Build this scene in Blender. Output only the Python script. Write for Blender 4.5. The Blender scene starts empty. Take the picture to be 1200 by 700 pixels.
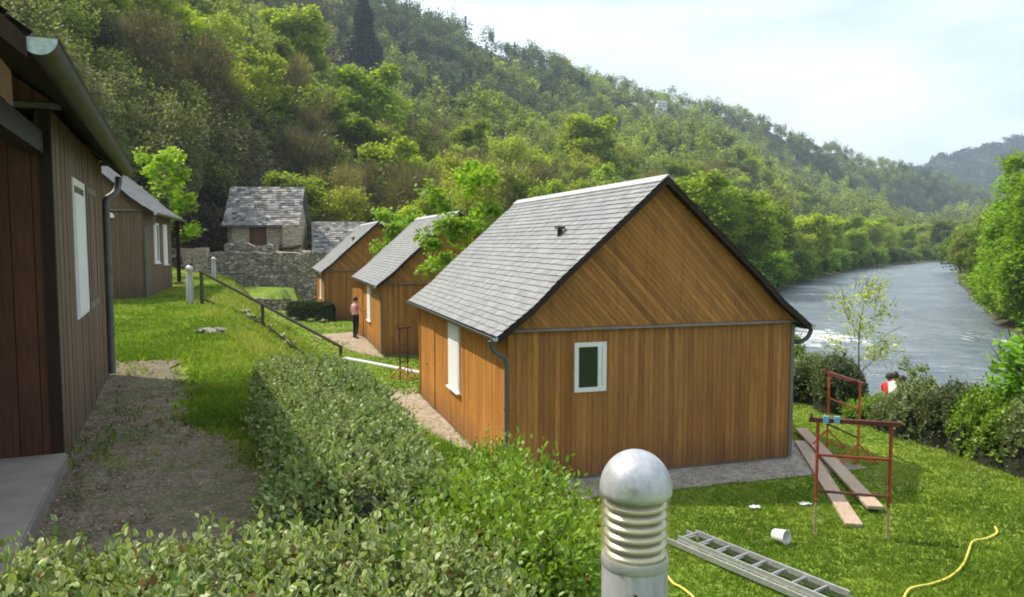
import bpy, bmesh, math, random
import numpy as np
from mathutils import Vector, Matrix, noise as mnoise
random.seed(7); rng = np.random.default_rng(7)
R = math.radians
scene = bpy.context.scene
COL = scene.collection

# ------------------------------------------------------------------ camera
EYE = 1.65
cam_d = bpy.data.cameras.new('camera'); cam = bpy.data.objects.new('camera', cam_d); COL.objects.link(cam)
cam_d.sensor_width = 36; cam_d.lens = 27.0; cam_d.clip_start = 0.05; cam_d.clip_end = 6000
PITCH = math.atan(65/900)
cam.location = (0, 0, EYE); cam.rotation_euler = (R(90)-PITCH, 0, 0)
scene.camera = cam
# ------------------------------------------------------------------ world, sun, exposure
SUN_EL = R(53); SUN_AZ = math.atan2(-.93, .37)
w = bpy.data.worlds.new('World'); scene.world = w; w.use_nodes = True
nt = w.node_tree; nt.nodes.clear()
out = nt.nodes.new('ShaderNodeOutputWorld'); bg = nt.nodes.new('ShaderNodeBackground')
sky = nt.nodes.new('ShaderNodeTexSky'); sky.sky_type = 'NISHITA'; sky.sun_disc = False
sky.sun_elevation = SUN_EL; sky.sun_rotation = SUN_AZ; sky.air_density = 1.0; sky.dust_density = 2.0; sky.altitude = 300
tc = nt.nodes.new('ShaderNodeTexCoord'); mp = nt.nodes.new('ShaderNodeMapping'); mp.inputs['Scale'].default_value = (1.0, 1.0, 3.2)
n1 = nt.nodes.new('ShaderNodeTexNoise'); n1.inputs['Scale'].default_value = 1.9; n1.inputs['Detail'].default_value = 5; n1.inputs['Roughness'].default_value = .5; n1.inputs['Distortion'].default_value = .35
rp = nt.nodes.new('ShaderNodeValToRGB'); rp.color_ramp.elements[0].position = .36; rp.color_ramp.elements[1].position = .6
rp.color_ramp.elements[0].color = (.2, .2, .2, 1); rp.color_ramp.elements[1].color = (.92, .92, .92, 1)
mx = nt.nodes.new('ShaderNodeMix'); mx.data_type = 'RGBA'
mx.inputs[7].default_value = (7.0, 7.5, 7.9, 1)       # thin bright cloud veil
nt.links.new(tc.outputs['Generated'], mp.inputs['Vector']); nt.links.new(mp.outputs[0], n1.inputs['Vector'])
nt.links.new(n1.outputs[0], rp.inputs[0]); nt.links.new(rp.outputs[0], mx.inputs[0]); nt.links.new(sky.outputs[0], mx.inputs[6])
nt.links.new(mx.outputs[2], bg.inputs[0]); bg.inputs[1].default_value = .115; nt.links.new(bg.outputs[0], out.inputs[0])
sl = bpy.data.lights.new('sun', 'SUN'); sl.energy = 3.3; sl.angle = R(.6); sl.color = (1, .92, .78)
so = bpy.data.objects.new('sun', sl); COL.objects.link(so)
sdir = Vector((.93*math.cos(SUN_EL), -.37*math.cos(SUN_EL), -math.sin(SUN_EL)))
so.rotation_euler = sdir.to_track_quat('-Z', 'Y').to_euler(); so.location = (-30, 20, 60)
vs = scene.view_settings; vs.view_transform = 'Standard'; vs.look = 'None'; vs.exposure = .9; vs.gamma = 1; vs.use_curve_mapping = False
scene.cycles.max_bounces = 6; scene.cycles.diffuse_bounces = 3; scene.cycles.transparent_max_bounces = 6
scene.cycles.filter_width = 1.9

# ------------------------------------------------------------------ projection helpers (pixels of the 1200x700 photograph to places)
def at(px, py, z):
    x = (px-600)/900; y = -(py-350)/900
    r = (x, math.cos(PITCH)+y*math.sin(PITCH), -math.sin(PITCH)+y*math.cos(PITCH))
    t = (z-EYE)/r[2]
    return (r[0]*t, r[1]*t)

# ------------------------------------------------------------------ object helpers
def tag(o, label=None, cat=None, group=None, kind=None):
    if label: o['label'] = label
    if cat: o['category'] = cat
    if group: o['group'] = group
    if kind: o['kind'] = kind
    return o
def empty(name, loc, rz=0):
    o = bpy.data.objects.new(name, None); o.location = loc; o.rotation_euler = (0, 0, rz); o.empty_display_size = .3
    COL.objects.link(o); return o
def link(name, me, parent=None, loc=(0, 0, 0), rz=0):
    o = bpy.data.objects.new(name, me); COL.objects.link(o); o.location = loc; o.rotation_euler = (0, 0, rz)
    if parent: o.parent = parent
    return o
def copy_tree(o, parent=None):
    c = o.copy(); COL.objects.link(c)
    if parent: c.parent = parent
    for ch in [x for x in bpy.data.objects if x.parent == o]: copy_tree(ch, c)
    return c
def npmesh(name, V, Q, col=None, mats=(), uv=None, smooth=False, midx=None):
    me = bpy.data.meshes.new(name)
    V = np.asarray(V, dtype=np.float32); Q = np.asarray(Q, dtype=np.int32); k = Q.shape[1]
    me.vertices.add(len(V)); me.vertices.foreach_set('co', V.ravel())
    me.loops.add(Q.size); me.loops.foreach_set('vertex_index', Q.ravel())
    me.polygons.add(len(Q)); me.polygons.foreach_set('loop_start', np.arange(0, Q.size, k, dtype=np.int32))
    me.polygons.foreach_set('loop_total', np.full(len(Q), k, dtype=np.int32))
    if smooth: me.polygons.foreach_set('use_smooth', np.ones(len(Q), dtype=bool))
    if midx is not None: me.polygons.foreach_set('material_index', np.asarray(midx, dtype=np.int32))
    for m in mats: me.materials.append(m)
    me.update(calc_edges=True)
    if col is not None:
        a = me.color_attributes.new('Col', 'FLOAT_COLOR', 'POINT'); a.data.foreach_set('color', np.asarray(col, dtype=np.float32).ravel())
    if uv is not None:
        u = me.uv_layers.new(name='UVMap'); u.data.foreach_set('uv', np.asarray(uv, dtype=np.float32)[Q.ravel()].ravel())
    return me
class MB:
    """collects faces for ONE mesh"""
    def __init__(s): s.v = []; s.f = []; s.c = []; s.u = []; s.m = []
    def poly(s, pts, col=(.5, .5, .5), uv=None, mi=0):
        n = len(s.v); s.v += [tuple(p) for p in pts]; s.f.append(tuple(range(n, n+len(pts)))); s.c += [(*col, 1)]*len(pts)
        s.u += list(uv) if uv else [(p[0]+p[1], p[2]) for p in pts]; s.m.append(mi)
    def hexa(s, b, t, col=(.5, .5, .5), uv=None, mi=0):
        """b,t: lists of n points bottom/top rings"""
        n = len(b); s.poly(b[::-1], col, uv[::-1] if uv else None, mi); s.poly(t, col, uv, mi)
        for i in range(n):
            j = (i+1) % n
            s.poly([b[i], b[j], t[j], t[i]], col, [uv[i], uv[j], uv[j], uv[i]] if uv else None, mi)
    def box(s, c, d, col=(.5, .5, .5), rot=None, mi=0):
        x, y, z = d[0]/2, d[1]/2, d[2]/2
        P = [Vector(p) for p in ((-x, -y, -z), (x, -y, -z), (x, y, -z), (-x, y, -z), (-x, -y, z), (x, -y, z), (x, y, z), (-x, y, z))]
        if rot is not None: P = [rot @ p for p in P]
        P = [p+Vector(c) for p in P]
        s.hexa(P[:4], P[4:], col, mi=mi)
    def tube(s, pts, rad, n=8, col=(.5, .5, .5), caps=True, mi=0):
        pts = [Vector(p) for p in pts]
        if not hasattr(rad, '__len__'): rad = [rad]*len(pts)
        rings = []; up = None
        for i, p in enumerate(pts):
            d = (pts[min(i+1, len(pts)-1)]-pts[max(i-1, 0)]).normalized()
            if up is None: up = Vector((0, 0, 1)) if abs(d.z) < .9 else Vector((1, 0, 0))
            a = d.cross(up).normalized(); b = a.cross(d).normalized(); up = b
            rings.append([p+(a*math.cos(2*math.pi*k/n)+b*math.sin(2*math.pi*k/n))*rad[i] for k in range(n)])
        for i in range(len(rings)-1):
            for k in range(n):
                l = (k+1) % n; s.poly([rings[i][k], rings[i][l], rings[i+1][l], rings[i+1][k]], col, mi=mi)
        if caps: s.poly(rings[0][::-1], col, mi=mi); s.poly(rings[-1], col, mi=mi)
    def lathe(s, prof, c=(0, 0, 0), n=32, col=(.5, .5, .5), mi=0):
        P = [[(c[0]+r*math.cos(2*math.pi*k/n), c[1]+r*math.sin(2*math.pi*k/n), c[2]+z) for k in range(n)] for r, z in prof]
        for i in range(len(P)-1):
            for k in range(n):
                l = (k+1) % n; s.poly([P[i][k], P[i][l], P[i+1][l], P[i+1][k]], col, mi=mi)
    def mesh(s, name, mat, smooth=False, merge=False):
        me = bpy.data.meshes.new(name); me.from_pydata(s.v, [], s.f)
        for m in (mat if isinstance(mat, (list, tuple)) else [mat]): me.materials.append(m)
        a = me.color_attributes.new('Col', 'FLOAT_COLOR', 'POINT'); a.data.foreach_set('color', np.array(s.c, dtype=np.float32).ravel())
        u = me.uv_layers.new(name='UVMap'); li = np.empty(len(me.loops), dtype=np.int32); me.loops.foreach_get('vertex_index', li)
        u.data.foreach_set('uv', np.array(s.u, dtype=np.float32)[li].ravel())
        me.polygons.foreach_set('material_index', s.m)
        if smooth or merge:
            bm = bmesh.new(); bm.from_mesh(me); bmesh.ops.remove_doubles(bm, verts=bm.verts, dist=1e-4)
            bm.to_mesh(me); bm.free()
            if smooth:
                for p in me.polygons: p.use_smooth = True
                me.set_sharp_from_angle(angle=R(40))
        return me
    def build(s, name, mat, parent=None, loc=(0, 0, 0), rz=0, smooth=False):
        return link(name, s.mesh(name, mat, smooth), parent, loc, rz)

# ------------------------------------------------------------------ materials
MATS = {}
class NT:
    def __init__(s, name):
        s.m = bpy.data.materials.new(name); s.m.use_nodes = True; s.t = s.m.node_tree; s.t.nodes.clear()
        s.o = s.t.nodes.new('ShaderNodeOutputMaterial'); s.b = s.t.nodes.new('ShaderNodeBsdfPrincipled'); s.link(s.b.outputs[0], s.o.inputs[0])
    def link(s, a, b): s.t.links.new(a, b)
    def n(s, t, **k):
        x = s.t.nodes.new('ShaderNode'+t)
        for a, v in k.items(): setattr(x, a, v)
        return x
    def noise(s, scale, detail=4, vec=None, rough=.55, stretch=None):
        x = s.n('TexNoise'); x.inputs['Scale'].default_value = scale; x.inputs['Detail'].default_value = detail; x.inputs['Roughness'].default_value = rough
        v = vec if vec is not None else s.coord()
        if stretch:
            m = s.n('Mapping'); m.inputs['Scale'].default_value = stretch; s.link(v, m.inputs[0]); v = m.outputs[0]
        s.link(v, x.inputs['Vector']); return x.outputs[0]
    def coord(s, k='Object'):
        return s.n('TexCoord').outputs[k]
    def ramp(s, fac, stops):
        x = s.n('ValToRGB'); e = x.color_ramp.elements
        while len(e) < len(stops): e.new(.5)
        for i, (p, c) in enumerate(stops): e[i].position = p; e[i].color = (*c, 1) if len(c) == 3 else c
        s.link(fac, x.inputs[0]); return x.outputs[0]
    def mix(s, f, a, b, mode='MIX'):
        x = s.n('Mix', data_type='RGBA', blend_type=mode)
        for i, v in ((0, f), (6, a), (7, b)):
            if hasattr(v, 'links'): s.link(v, x.inputs[i])
            elif isinstance(v, (int, float)): x.inputs[i].default_value = v
            else: x.inputs[i].default_value = (*v, 1)
        return x.outputs[2]
    def math(s, op, a, b=0):
        x = s.n('Math', operation=op)
        for i, v in ((0, a), (1, b)):
            if hasattr(v, 'links'): s.link(v, x.inputs[i])
            else: x.inputs[i].default_value = v
        return x.outputs[0]
    def attr(s, name='Col'):
        x = s.n('Attribute'); x.attribute_name = name; return x.outputs
    def sep(s, c):
        x = s.n('SeparateColor'); s.link(c, x.inputs[0]); return x.outputs
    def bump(s, h, strength=.3, dist=.02):
        x = s.n('Bump'); x.inputs['Strength'].default_value = strength; x.inputs['Distance'].default_value = dist
        s.link(h, x.inputs['Height']); s.link(x.outputs[0], s.b.inputs['Normal'])
    def fin(s, color=None, rough=.8, metal=0, spec=.3):
        if color is not None:
            if hasattr(color, 'links'): s.link(color, s.b.inputs['Base Color'])
            else: s.b.inputs['Base Color'].default_value = (*color, 1)
        if hasattr(rough, 'links'): s.link(rough, s.b.inputs['Roughness'])
        else: s.b.inputs['Roughness'].default_value = rough
        s.b.inputs['Metallic'].default_value = metal; s.b.inputs['Specular IOR Level'].default_value = spec
        return s.m
def wood(name, dark, light, grey=None, greyamt=0., rough=.75, splash=False):
    k = NT(name); c = k.sep(k.attr()[0]); uv = k.coord('UV')
    g = k.noise(6, 5, uv, .65, stretch=(9, .7, 1)); g2 = k.noise(1.1, 3, uv, .5, stretch=(2.5, .5, 1))
    base = k.mix(c[0], dark, light)
    base = k.mix(1, base, k.ramp(g, [(.28, (.62, .6, .58)), (.62, (1.12, 1.1, 1.08))]), 'MULTIPLY')
    base = k.mix(1, base, k.ramp(g2, [(.25, (.66, .64, .62)), (.7, (1.14, 1.13, 1.12))]), 'MULTIPLY')
    if grey:
        f = k.math('MULTIPLY', k.ramp(k.noise(.55, 4, k.coord(), .6, stretch=(1, 1, .35)), [(.3, (.35,)*3), (.7, (1,)*3)]), greyamt)
        base = k.mix(f, base, grey)
    oz = k.n('SeparateXYZ'); k.link(k.coord(), oz.inputs[0]); zz = k.math('ADD', oz.outputs[2], k.math('MULTIPLY', k.noise(2.3, 5, k.coord(), .7, stretch=(2.5, 2.5, .6)), .7))
    if splash: base = k.mix(k.math('MULTIPLY', k.ramp(zz, [(.35, (1,)*3), (1.0, (0,)*3)]), .6), base, (.085, .058, .036)); st = k.noise(1.6, 5, k.coord(), .7, stretch=(4.5, 4.5, .35)); base = k.mix(1, base, k.ramp(st, [(.3, (.76, .73, .7)), (.5, (1, 1, 1)), (.72, (1.06, 1.06, 1.07))]), 'MULTIPLY')
    k.bump(g, .25, .004); return k.fin(base, rough, 0, .25)
def plain(name, col, rough=.5, metal=0, var=.15, scale=6, bumpv=0, spec=.4):
    k = NT(name); n = k.noise(scale, 5)
    c = k.mix(1, col, k.ramp(n, [(.25, (1-var,)*3), (.75, (1+var,)*3)]), 'MULTIPLY')
    if bumpv: k.bump(n, bumpv, .01)
    return k.fin(c, rough, metal, spec)
M = {}
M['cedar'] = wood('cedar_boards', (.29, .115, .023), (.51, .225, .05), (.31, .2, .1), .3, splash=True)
M['cedar_sunlit'] = wood('sunlit_tint_cedar_boards', (.42, .175, .03), (.60, .27, .05), (.34, .18, .07), .16, splash=True)  # copy of the cedar with sunlight put into a brighter, more orange colour
M['grey_wood'] = wood('weathered_boards', (.12, .07, .038), (.22, .135, .07), (.17, .145, .115), .45, splash=True)
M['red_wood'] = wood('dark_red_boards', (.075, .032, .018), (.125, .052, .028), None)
M['trim_wood'] = wood('trim_wood', (.16, .12, .085), (.25, .2, .15), (.2, .19, .18), .5)
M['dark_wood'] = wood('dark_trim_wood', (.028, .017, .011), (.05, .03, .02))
M['pale_wood'] = wood('bare_plank_wood', (.42, .3, .2), (.56, .42, .29), (.4, .35, .3), .4)
def slate():
    k = NT('slate'); c = k.sep(k.attr()[0]); n = k.noise(3.2, 6, rough=.7); n2 = k.noise(.5, 3)
    b = k.ramp(c[0], [(0, (.17, .172, .178)), (.5, (.235, .238, .245)), (.85, (.275, .277, .28)), (1, (.32, .32, .32))])
    b = k.mix(1, b, k.ramp(n, [(.3, (.75, .75, .77)), (.7, (1.2, 1.19, 1.16))]), 'MULTIPLY')
    b = k.mix(k.math('MULTIPLY', k.ramp(n2, [(.45, (0,)*3), (.75, (1,)*3)]), .3), b, (.3, .3, .27))
    k.bump(n, .4, .01); return k.fin(b, .55, 0, .4)
M['slate'] = slate()
def oldslate():
    k = NT('old_stone_slate'); c = k.sep(k.attr()[0]); n = k.noise(2.2, 6, rough=.7)
    b = k.ramp(c[0], [(0, (.10, .095, .09)), (.5, (.24, .225, .215)), (1, (.46, .44, .41))])
    b = k.mix(1, b, k.ramp(n, [(.3, (.6,)*3), (.7, (1.3,)*3)]), 'MULTIPLY'); k.bump(n, .6, .03); return k.fin(b, .9)
M['old_slate'] = oldslate()
def stone(name, lo, hi, mortar, sc=2.6):
    k = NT(name); v = k.n('TexVoronoi'); v.inputs['Scale'].default_value = sc; mpn = k.n('Mapping'); mpn.inputs['Scale'].default_value = (1, 1, 1.8)
    k.link(k.coord(), mpn.inputs[0]); k.link(mpn.outputs[0], v.inputs['Vector'])
    e = k.n('TexVoronoi', feature='DISTANCE_TO_EDGE'); e.inputs['Scale'].default_value = sc; k.link(mpn.outputs[0], e.inputs['Vector'])
    s = k.sep(v.outputs['Color']); b = k.mix(s[0], lo, hi)
    n = k.noise(5, 6, rough=.7); b = k.mix(1, b, k.ramp(n, [(.3, (.65,)*3), (.7, (1.25,)*3)]), 'MULTIPLY')
    ed = k.ramp(e.outputs['Distance'], [(.02, (0,)*3), (.1, (1,)*3)]); b = k.mix(ed, mortar, b)
    k.bump(ed, .9, .05); return k.fin(b, .92, 0, .2)
M['stone'] = stone('grey_rubble_stone', (.19, .165, .135), (.46, .41, .34), (.12, .105, .085), 3.0)
M['beige_stone'] = stone('beige_rubble_stone', (.42, .345, .24), (.6, .5, .37), (.42, .35, .25), 2.4)
M['white'] = plain('white_paint', (.78, .78, .76), .45, var=.05)
M['cream'] = plain('cream_paint', (.8, .68, .5), .5, var=.05)
M['zinc'] = plain('aged_zinc', (.13, .125, .12), .55, .35, .2)
M['zinc_green'] = plain('weathered_zinc', (.075, .08, .062), .55, .3, .25, 9)
M['cap_zinc'] = plain('pale_zinc_cap', (.42, .5, .5), .5, .2, .3, 40)
M['concrete'] = plain('concrete', (.215, .19, .162), .9, 0, .2, 5, .3)
M['rust'] = plain('red_oxide_steel', (.33, .055, .03), .65, .2, .35, 14, .3)
M['rust_dark'] = plain('dark_rusty_steel', (.13, .04, .03), .7, .3, .35, 14, .3)
M['rust_orange'] = plain('orange_steel', (.5, .12, .035), .65, .1, .3, 14, .3)
M['galv'] = plain('galvanised_tube', (.4, .29, .17), .65, .2, .25, 14)
M['alu'] = plain('dull_aluminium', (.48, .48, .48), .42, .55, .2, 20)
M['dark_metal'] = plain('dark_painted_steel', (.035, .033, .03), .55, .3, .3, 12)
M['rail_wood'] = plain('dark_rail', (.06, .048, .03), .7, 0, .3, 8)
M['blue'] = plain('pale_blue_plastic', (.18, .42, .6), .5)
M['yellow'] = plain('yellow_hose', (.72, .62, .1), .5)
M['bucket'] = plain('white_plastic', (.8, .79, .75), .4, var=.12)
def glass(name, c, r=.06):
    k = NT(name); return k.fin(c, r, 0, .4)
M['ridge'] = plain('pale_zinc_ridge', (.4, .4, .4), .6, .1)
M['glass'] = glass('dark_glass', (.02, .028, .024), .1); M['glass_green'] = glass('greenish_glass', (.045, .07, .05), .12)
def leafmat(name, trans=.35, rough=.55):
    k = NT(name); a = k.attr()[0]; oi = k.n('ObjectInfo'); c = k.mix(1, a, oi.outputs['Color'], 'MULTIPLY')
    k.fin(c, rough, 0, .25)
    tr = k.n('BsdfTranslucent'); c2 = k.mix(1, c, (1.25, 1.3, .6), 'MULTIPLY'); k.link(c2, tr.inputs[0])
    ms = k.n('MixShader'); ms.inputs[0].default_value = trans; k.link(k.b.outputs[0], ms.inputs[1]); k.link(tr.outputs[0], ms.inputs[2]); k.link(ms.outputs[0], k.o.inputs[0])
    return k.m
M['leaf'] = leafmat('leaves', .42); M['hedge_leaf'] = leafmat('glossy_leaves', .28, .4)
def bark():
    k = NT('bark'); n = k.noise(4, 6, stretch=(3, 3, .6)); oi = k.n('ObjectInfo')
    c = k.ramp(n, [(.3, (.05, .04, .03)), (.7, (.16, .135, .11))]); k.bump(n, .6, .03); return k.fin(c, .9, 0, .1)
M['bark'] = bark()
M['hedge_core'] = plain('hedge_dark_core', (.022, .026, .012), .95, 0, .4, 20)  # near-black colour paints the shade between the leaves

# ------------------------------------------------------------------ terrain
LB = [(34, -60), (28, -10), (23, 6), (20.5, 16), (18, 23), (15, 31), (13, 40), (13.5, 50), (18, 62), (28, 90), (42, 118.5), (62, 155), (88, 198), (122, 247), (173, 311), (240, 330), (420, 330)]
RB = [(420, 296), (235, 292), (178, 284), (150, 255), (120, 208), (80, 138), (60, 100), (42, 66), (38.5, 56), (42, 45), (50, 30), (58, 8), (66, -60)]
RIV = np.array(LB+RB, float)
def river_sd(x, y):
    """signed distance to the river outline, negative in the water"""
    x = np.asarray(x, float); y = np.asarray(y, float); d = np.full(x.shape, 1e9); ins = np.zeros(x.shape, bool)
    n = len(RIV)
    for i in range(n):
        ax, ay = RIV[i]; bx, by = RIV[(i+1) % n]; ex, ey = bx-ax, by-ay
        t = np.clip(((x-ax)*ex+(y-ay)*ey)/(ex*ex+ey*ey), 0, 1); d = np.minimum(d, np.hypot(x-ax-t*ex, y-ay-t*ey))
        c = ((ay > y) != (by > y)) & (x < (bx-ax)*(y-ay)/((by-ay) if by != ay else 1e-9)+ax); ins ^= c
    return np.where(ins, -d, d)
def vnoise(x, y, s, seed=0):
    """cheap smooth 2-d value noise, -1..1"""
    x = np.asarray(x, float)/s+seed*17.3; y = np.asarray(y, float)/s-seed*9.1
    xi = np.floor(x); yi = np.floor(y); fx = x-xi; fy = y-yi; fx = fx*fx*(3-2*fx); fy = fy*fy*(3-2*fy)
    h = lambda a, b: (np.sin(a*127.1+b*311.7+seed*3.7)*43758.5453) % 1
    return ((h(xi, yi)*(1-fx)+h(xi+1, yi)*fx)*(1-fy)+(h(xi, yi+1)*(1-fx)+h(xi+1, yi+1)*fx)*fy)*2-1
EY = [-60, 0, 2.6, 5, 7, 11, 16.5, 21, 30, 37, 41, 50]; EX = [1.3, 1.0, .75, 0, -1.35, -3.7, -6.6, -8.4, -11.6, -14.0, -17, -26]
WY = [-60, 0, 4, 8, 20, 37, 50]; WX = [2.4, 2.2, 2.0, 3.2, 4.5, 3.2, 3]
LOW = -2.42; WATER = -5.6
PX = np.array([-2000, -600, 0, 200, 290, 400, 470, 560, 700, 800, 900, 960, 1000, 1080, 1200, 1500, 3000], float)
FOOT = np.array([30, 32, 38, 56, 66, 76, 84, 96, 125, 165, 235, 300, 345, 430, 560, 700, 800], float)
Y1 = np.array([-500, -300, -200, -80, -10, 75, 118, 126, 142, 166, 196, 222, 238, 262, 272, 275, 275], float)
D1 = np.array([90, 100, 120, 140, 155, 172, 195, 230, 285, 345, 425, 470, 500, 600, 700, 800, 900], float)
PX2 = np.array([-2000, 0, 200, 330, 455, 500, 560, 640, 700, 760, 800, 850, 900, 950, 1000, 1060, 1100, 1150, 1200, 1400, 3000], float)
Y2 = np.array([-500, -260, -140, -70, 0, 20, 45, 75, 95, 113, 120, 131, 148, 165, 183, 195, 205, 225, 240, 262, 262], float)
D2 = np.array([300, 330, 370, 410, 450, 465, 490, 530, 570, 610, 640, 680, 720, 760, 800, 860, 900, 940, 980, 1050, 1100], float)
PX3 = np.array([-2000, 900, 1000, 1075, 1100, 1120, 1150, 1175, 1200, 1300, 1500, 3000], float); Y3 = np.array([240, 240, 222, 199, 190, 183, 173, 170, 169, 164, 180, 200], float)
def height(x, y):
    x = np.asarray(x, float); y = np.asarray(y, float); r = np.hypot(x, y); az = np.arctan2(x, y)
    azc = np.clip(az, R(-62), R(62)); px = 600+900*np.tan(azc); ca = np.cos(azc)
    e = np.interp(y, EY, EX); wd = np.interp(y, WY, WX); t = np.clip((x-e)/wd, 0, 1)
    z = LOW*(t*t*(3-2*t))
    far = np.clip((r-60)/80, 0, 1); z = np.where(x > e, z - 1.3*far, z)
    z = z + np.where((y > 40) & (x < -15), 1.0*np.clip((y-40)/12, 0, 1), 0)
    z = z + .05*vnoise(x, y, 3.1, 2)*np.clip((x-e-wd)/4, 0, 1)
    sd = river_sd(x, y); tb = np.clip((11-sd)/11, 0, 1); z = np.where(x > e+wd*.9, z+(WATER-.05-LOW+1.3*far)*tb**1.15, z)
    z = np.where(sd < 0, WATER-.05-np.clip(-sd*.35, 0, 1.6), z)
    # hills
    f = np.interp(px, PX, FOOT)/ca; d1 = np.interp(px, PX, D1); z1 = EYE+(285-np.interp(px, PX, Y1))/900*d1; r1 = d1/ca; z1 = z1-9
    d2 = np.interp(px, PX2, D2); z2 = EYE+(285-np.interp(px, PX2, Y2))/900*d2-8; r2 = d2/ca
    d3 = 1600.; z3 = EYE+(285-np.interp(px, PX3, Y3))/900*d3-4; r3 = np.minimum(d3/ca, 2600)
    s1 = np.clip((r-f)/(r1-f), 0, 1); s1 = s1**.9; h = z1*s1+(1-s1)*z
    s2 = np.clip((r-r1)/(.18*r1), 0, 1); h = np.where(r > r1, z1-6*np.sin(s2*math.pi/2), h)
    s3 = np.clip((r-1.18*r1)/np.maximum(r2-1.18*r1, 10), 0, 1); h = np.where(r > 1.18*r1, (z1-6)*(1-s3)+z2*s3, h)
    s4 = np.clip((r-r2)/(.35*r2), 0, 1); h = np.where(r > r2, z2-np.minimum(z2*.6, 60)*s4, h)
    zb = z2-np.minimum(z2*.6, 60)
    s5 = np.clip((r-1.35*r2)/np.maximum(r3-1.35*r2, 50), 0, 1); s5 = s5*s5*(3-2*s5); h = np.where(r > 1.35*r2, zb*(1-s5)+z3*s5, h)
    s6 = np.clip((r-r3)/1200, 0, 1); h = np.where(r > r3, z3*(1-s6), h)
    amp = np.clip((r-f)/60, 0, 1)*np.clip(r/120, .3, 6)
    gate = np.clip(1.2-np.abs(r-r2)/(.1*r2), 0, 1)
    h = h+amp*(1-.6*gate)*(2.6*vnoise(x, y, 38, 1)+1.3*vnoise(x, y, 15, 3)+.5*vnoise(x, y, 6, 4))
    riv = np.clip((sd-3)/25, 0, 1)
    z = np.where(r > f, z*(1-riv)+h*riv, z)
    z = np.where(sd < 3, np.minimum(z, WATER+.1*np.maximum(sd, -10)+.1), z) if False else z
    return z
def H(x, y): return float(height(np.array([x]), np.array([y]))[0])

angs = np.concatenate([np.arange(-180, -60, 3.), np.arange(-60, -42, 1.), np.arange(-42, 42, .3), np.arange(42, 60, 1.), np.arange(60, 180.1, 3.)])
radii = [0.0001]; r_ = .5
while r_ < 2700: radii.append(r_); r_ *= 1.026 if r_ > 9 else 1.045
radii = np.array(radii); A_, R_ = np.meshgrid(np.radians(angs), radii)
X_ = R_*np.sin(A_); Y_ = R_*np.cos(A_); Z_ = height(X_, Y_)
nr, na = X_.shape; idx = np.arange(nr*na).reshape(nr, na)
Qg = np.stack([idx[:-1, :-1], idx[:-1, 1:], idx[1:, 1:], idx[1:, :-1]], -1).reshape(-1, 4)[:, ::-1]
# masks: R forest floor, G slope roughness, B bank mud
xf, yf = X_.ravel(), Y_.ravel(); rr = np.hypot(xf, yf); pxf = 600+900*np.tan(np.clip(np.arctan2(xf, yf), R(-62), R(62)))
fo = np.interp(pxf, PX, FOOT)/np.cos(np.clip(np.arctan2(xf, yf), R(-62), R(62)))
mR = np.clip((rr-fo*.92)/12+.4*vnoise(xf, yf, 7, 8), 0, 1); sdv = river_sd(xf, yf)
mR = np.maximum(mR, np.clip((sdv > 0)*(yf > 60)*1.0, 0, 1)*.8)
e_ = np.interp(yf, EY, EX); w_ = np.interp(yf, WY, WX); tt = (xf-e_)/w_
mG = ((tt > 0.02) & (tt < .98) & (yf < 45))*1.0
mB = np.clip(1-sdv/2.5, 0, 1)
colg = np.stack([mR, mG, mB, np.ones_like(mR)], -1)
def ground_mat():
    k = NT('ground'); c = k.sep(k.attr()[0]); co = k.coord()
    n1 = k.noise(.35, 5, co); n2 = k.noise(3.5, 6, co, .7); n3 = k.noise(38, 4, co, .7); n4 = k.noise(.9, 3, co)
    g = k.ramp(n2, [(.3, (.07, .145, .016)), (.52, (.15, .25, .03)), (.75, (.25, .31, .055))])
    g = k.mix(k.ramp(n1, [(.35, (0,)*3), (.65, (1,)*3)]), g, k.mix(1, g, (1.25, 1.05, .9), 'MULTIPLY'))
    g = k.mix(k.math('MULTIPLY', k.ramp(n4, [(.55, (0,)*3), (.75, (1,)*3)]), .35), g, (.23, .19, .075))
    g = k.mix(k.math('MULTIPLY', k.ramp(k.noise(.55, 6, co, .7), [(.56, (0,)*3), (.66, (1,)*3)]), .45), g, (.26, .22, .1))
    g = k.mix(1, g, k.ramp(n3, [(.25, (.62,)*3), (.75, (1.35,)*3)]), 'MULTIPLY')
    sl = k.mix(k.ramp(n2, [(.4, (0,)*3), (.62, (1,)*3)]), (.075, .085, .025), (.17, .17, .055)); g = k.mix(k.math('MULTIPLY', c[1], .55), g, sl)
    fl = k.mix(k.noise(.12, 6, co, .65), (.045, .045, .022), (.11, .105, .05)); fl = k.mix(k.ramp(n1, [(.42, (0,)*3), (.6, (1,)*3)]), fl, (.05, .065, .018))
    g = k.mix(c[0], g, fl); g = k.mix(c[2], g, (.09, .075, .05))
    b = k.math('ADD', n3, k.math('MULTIPLY', n2, 2.)); k.bump(b, .55, .04); return k.fin(g, .95, 0, .15)
gm = npmesh('ground', np.stack([xf, yf, Z_.ravel()], -1), Qg, colg, [ground_mat()], smooth=True)
tag(link('ground', gm), 'grassy terrace, lawn and wooded valley sides', kind='structure')

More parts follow.
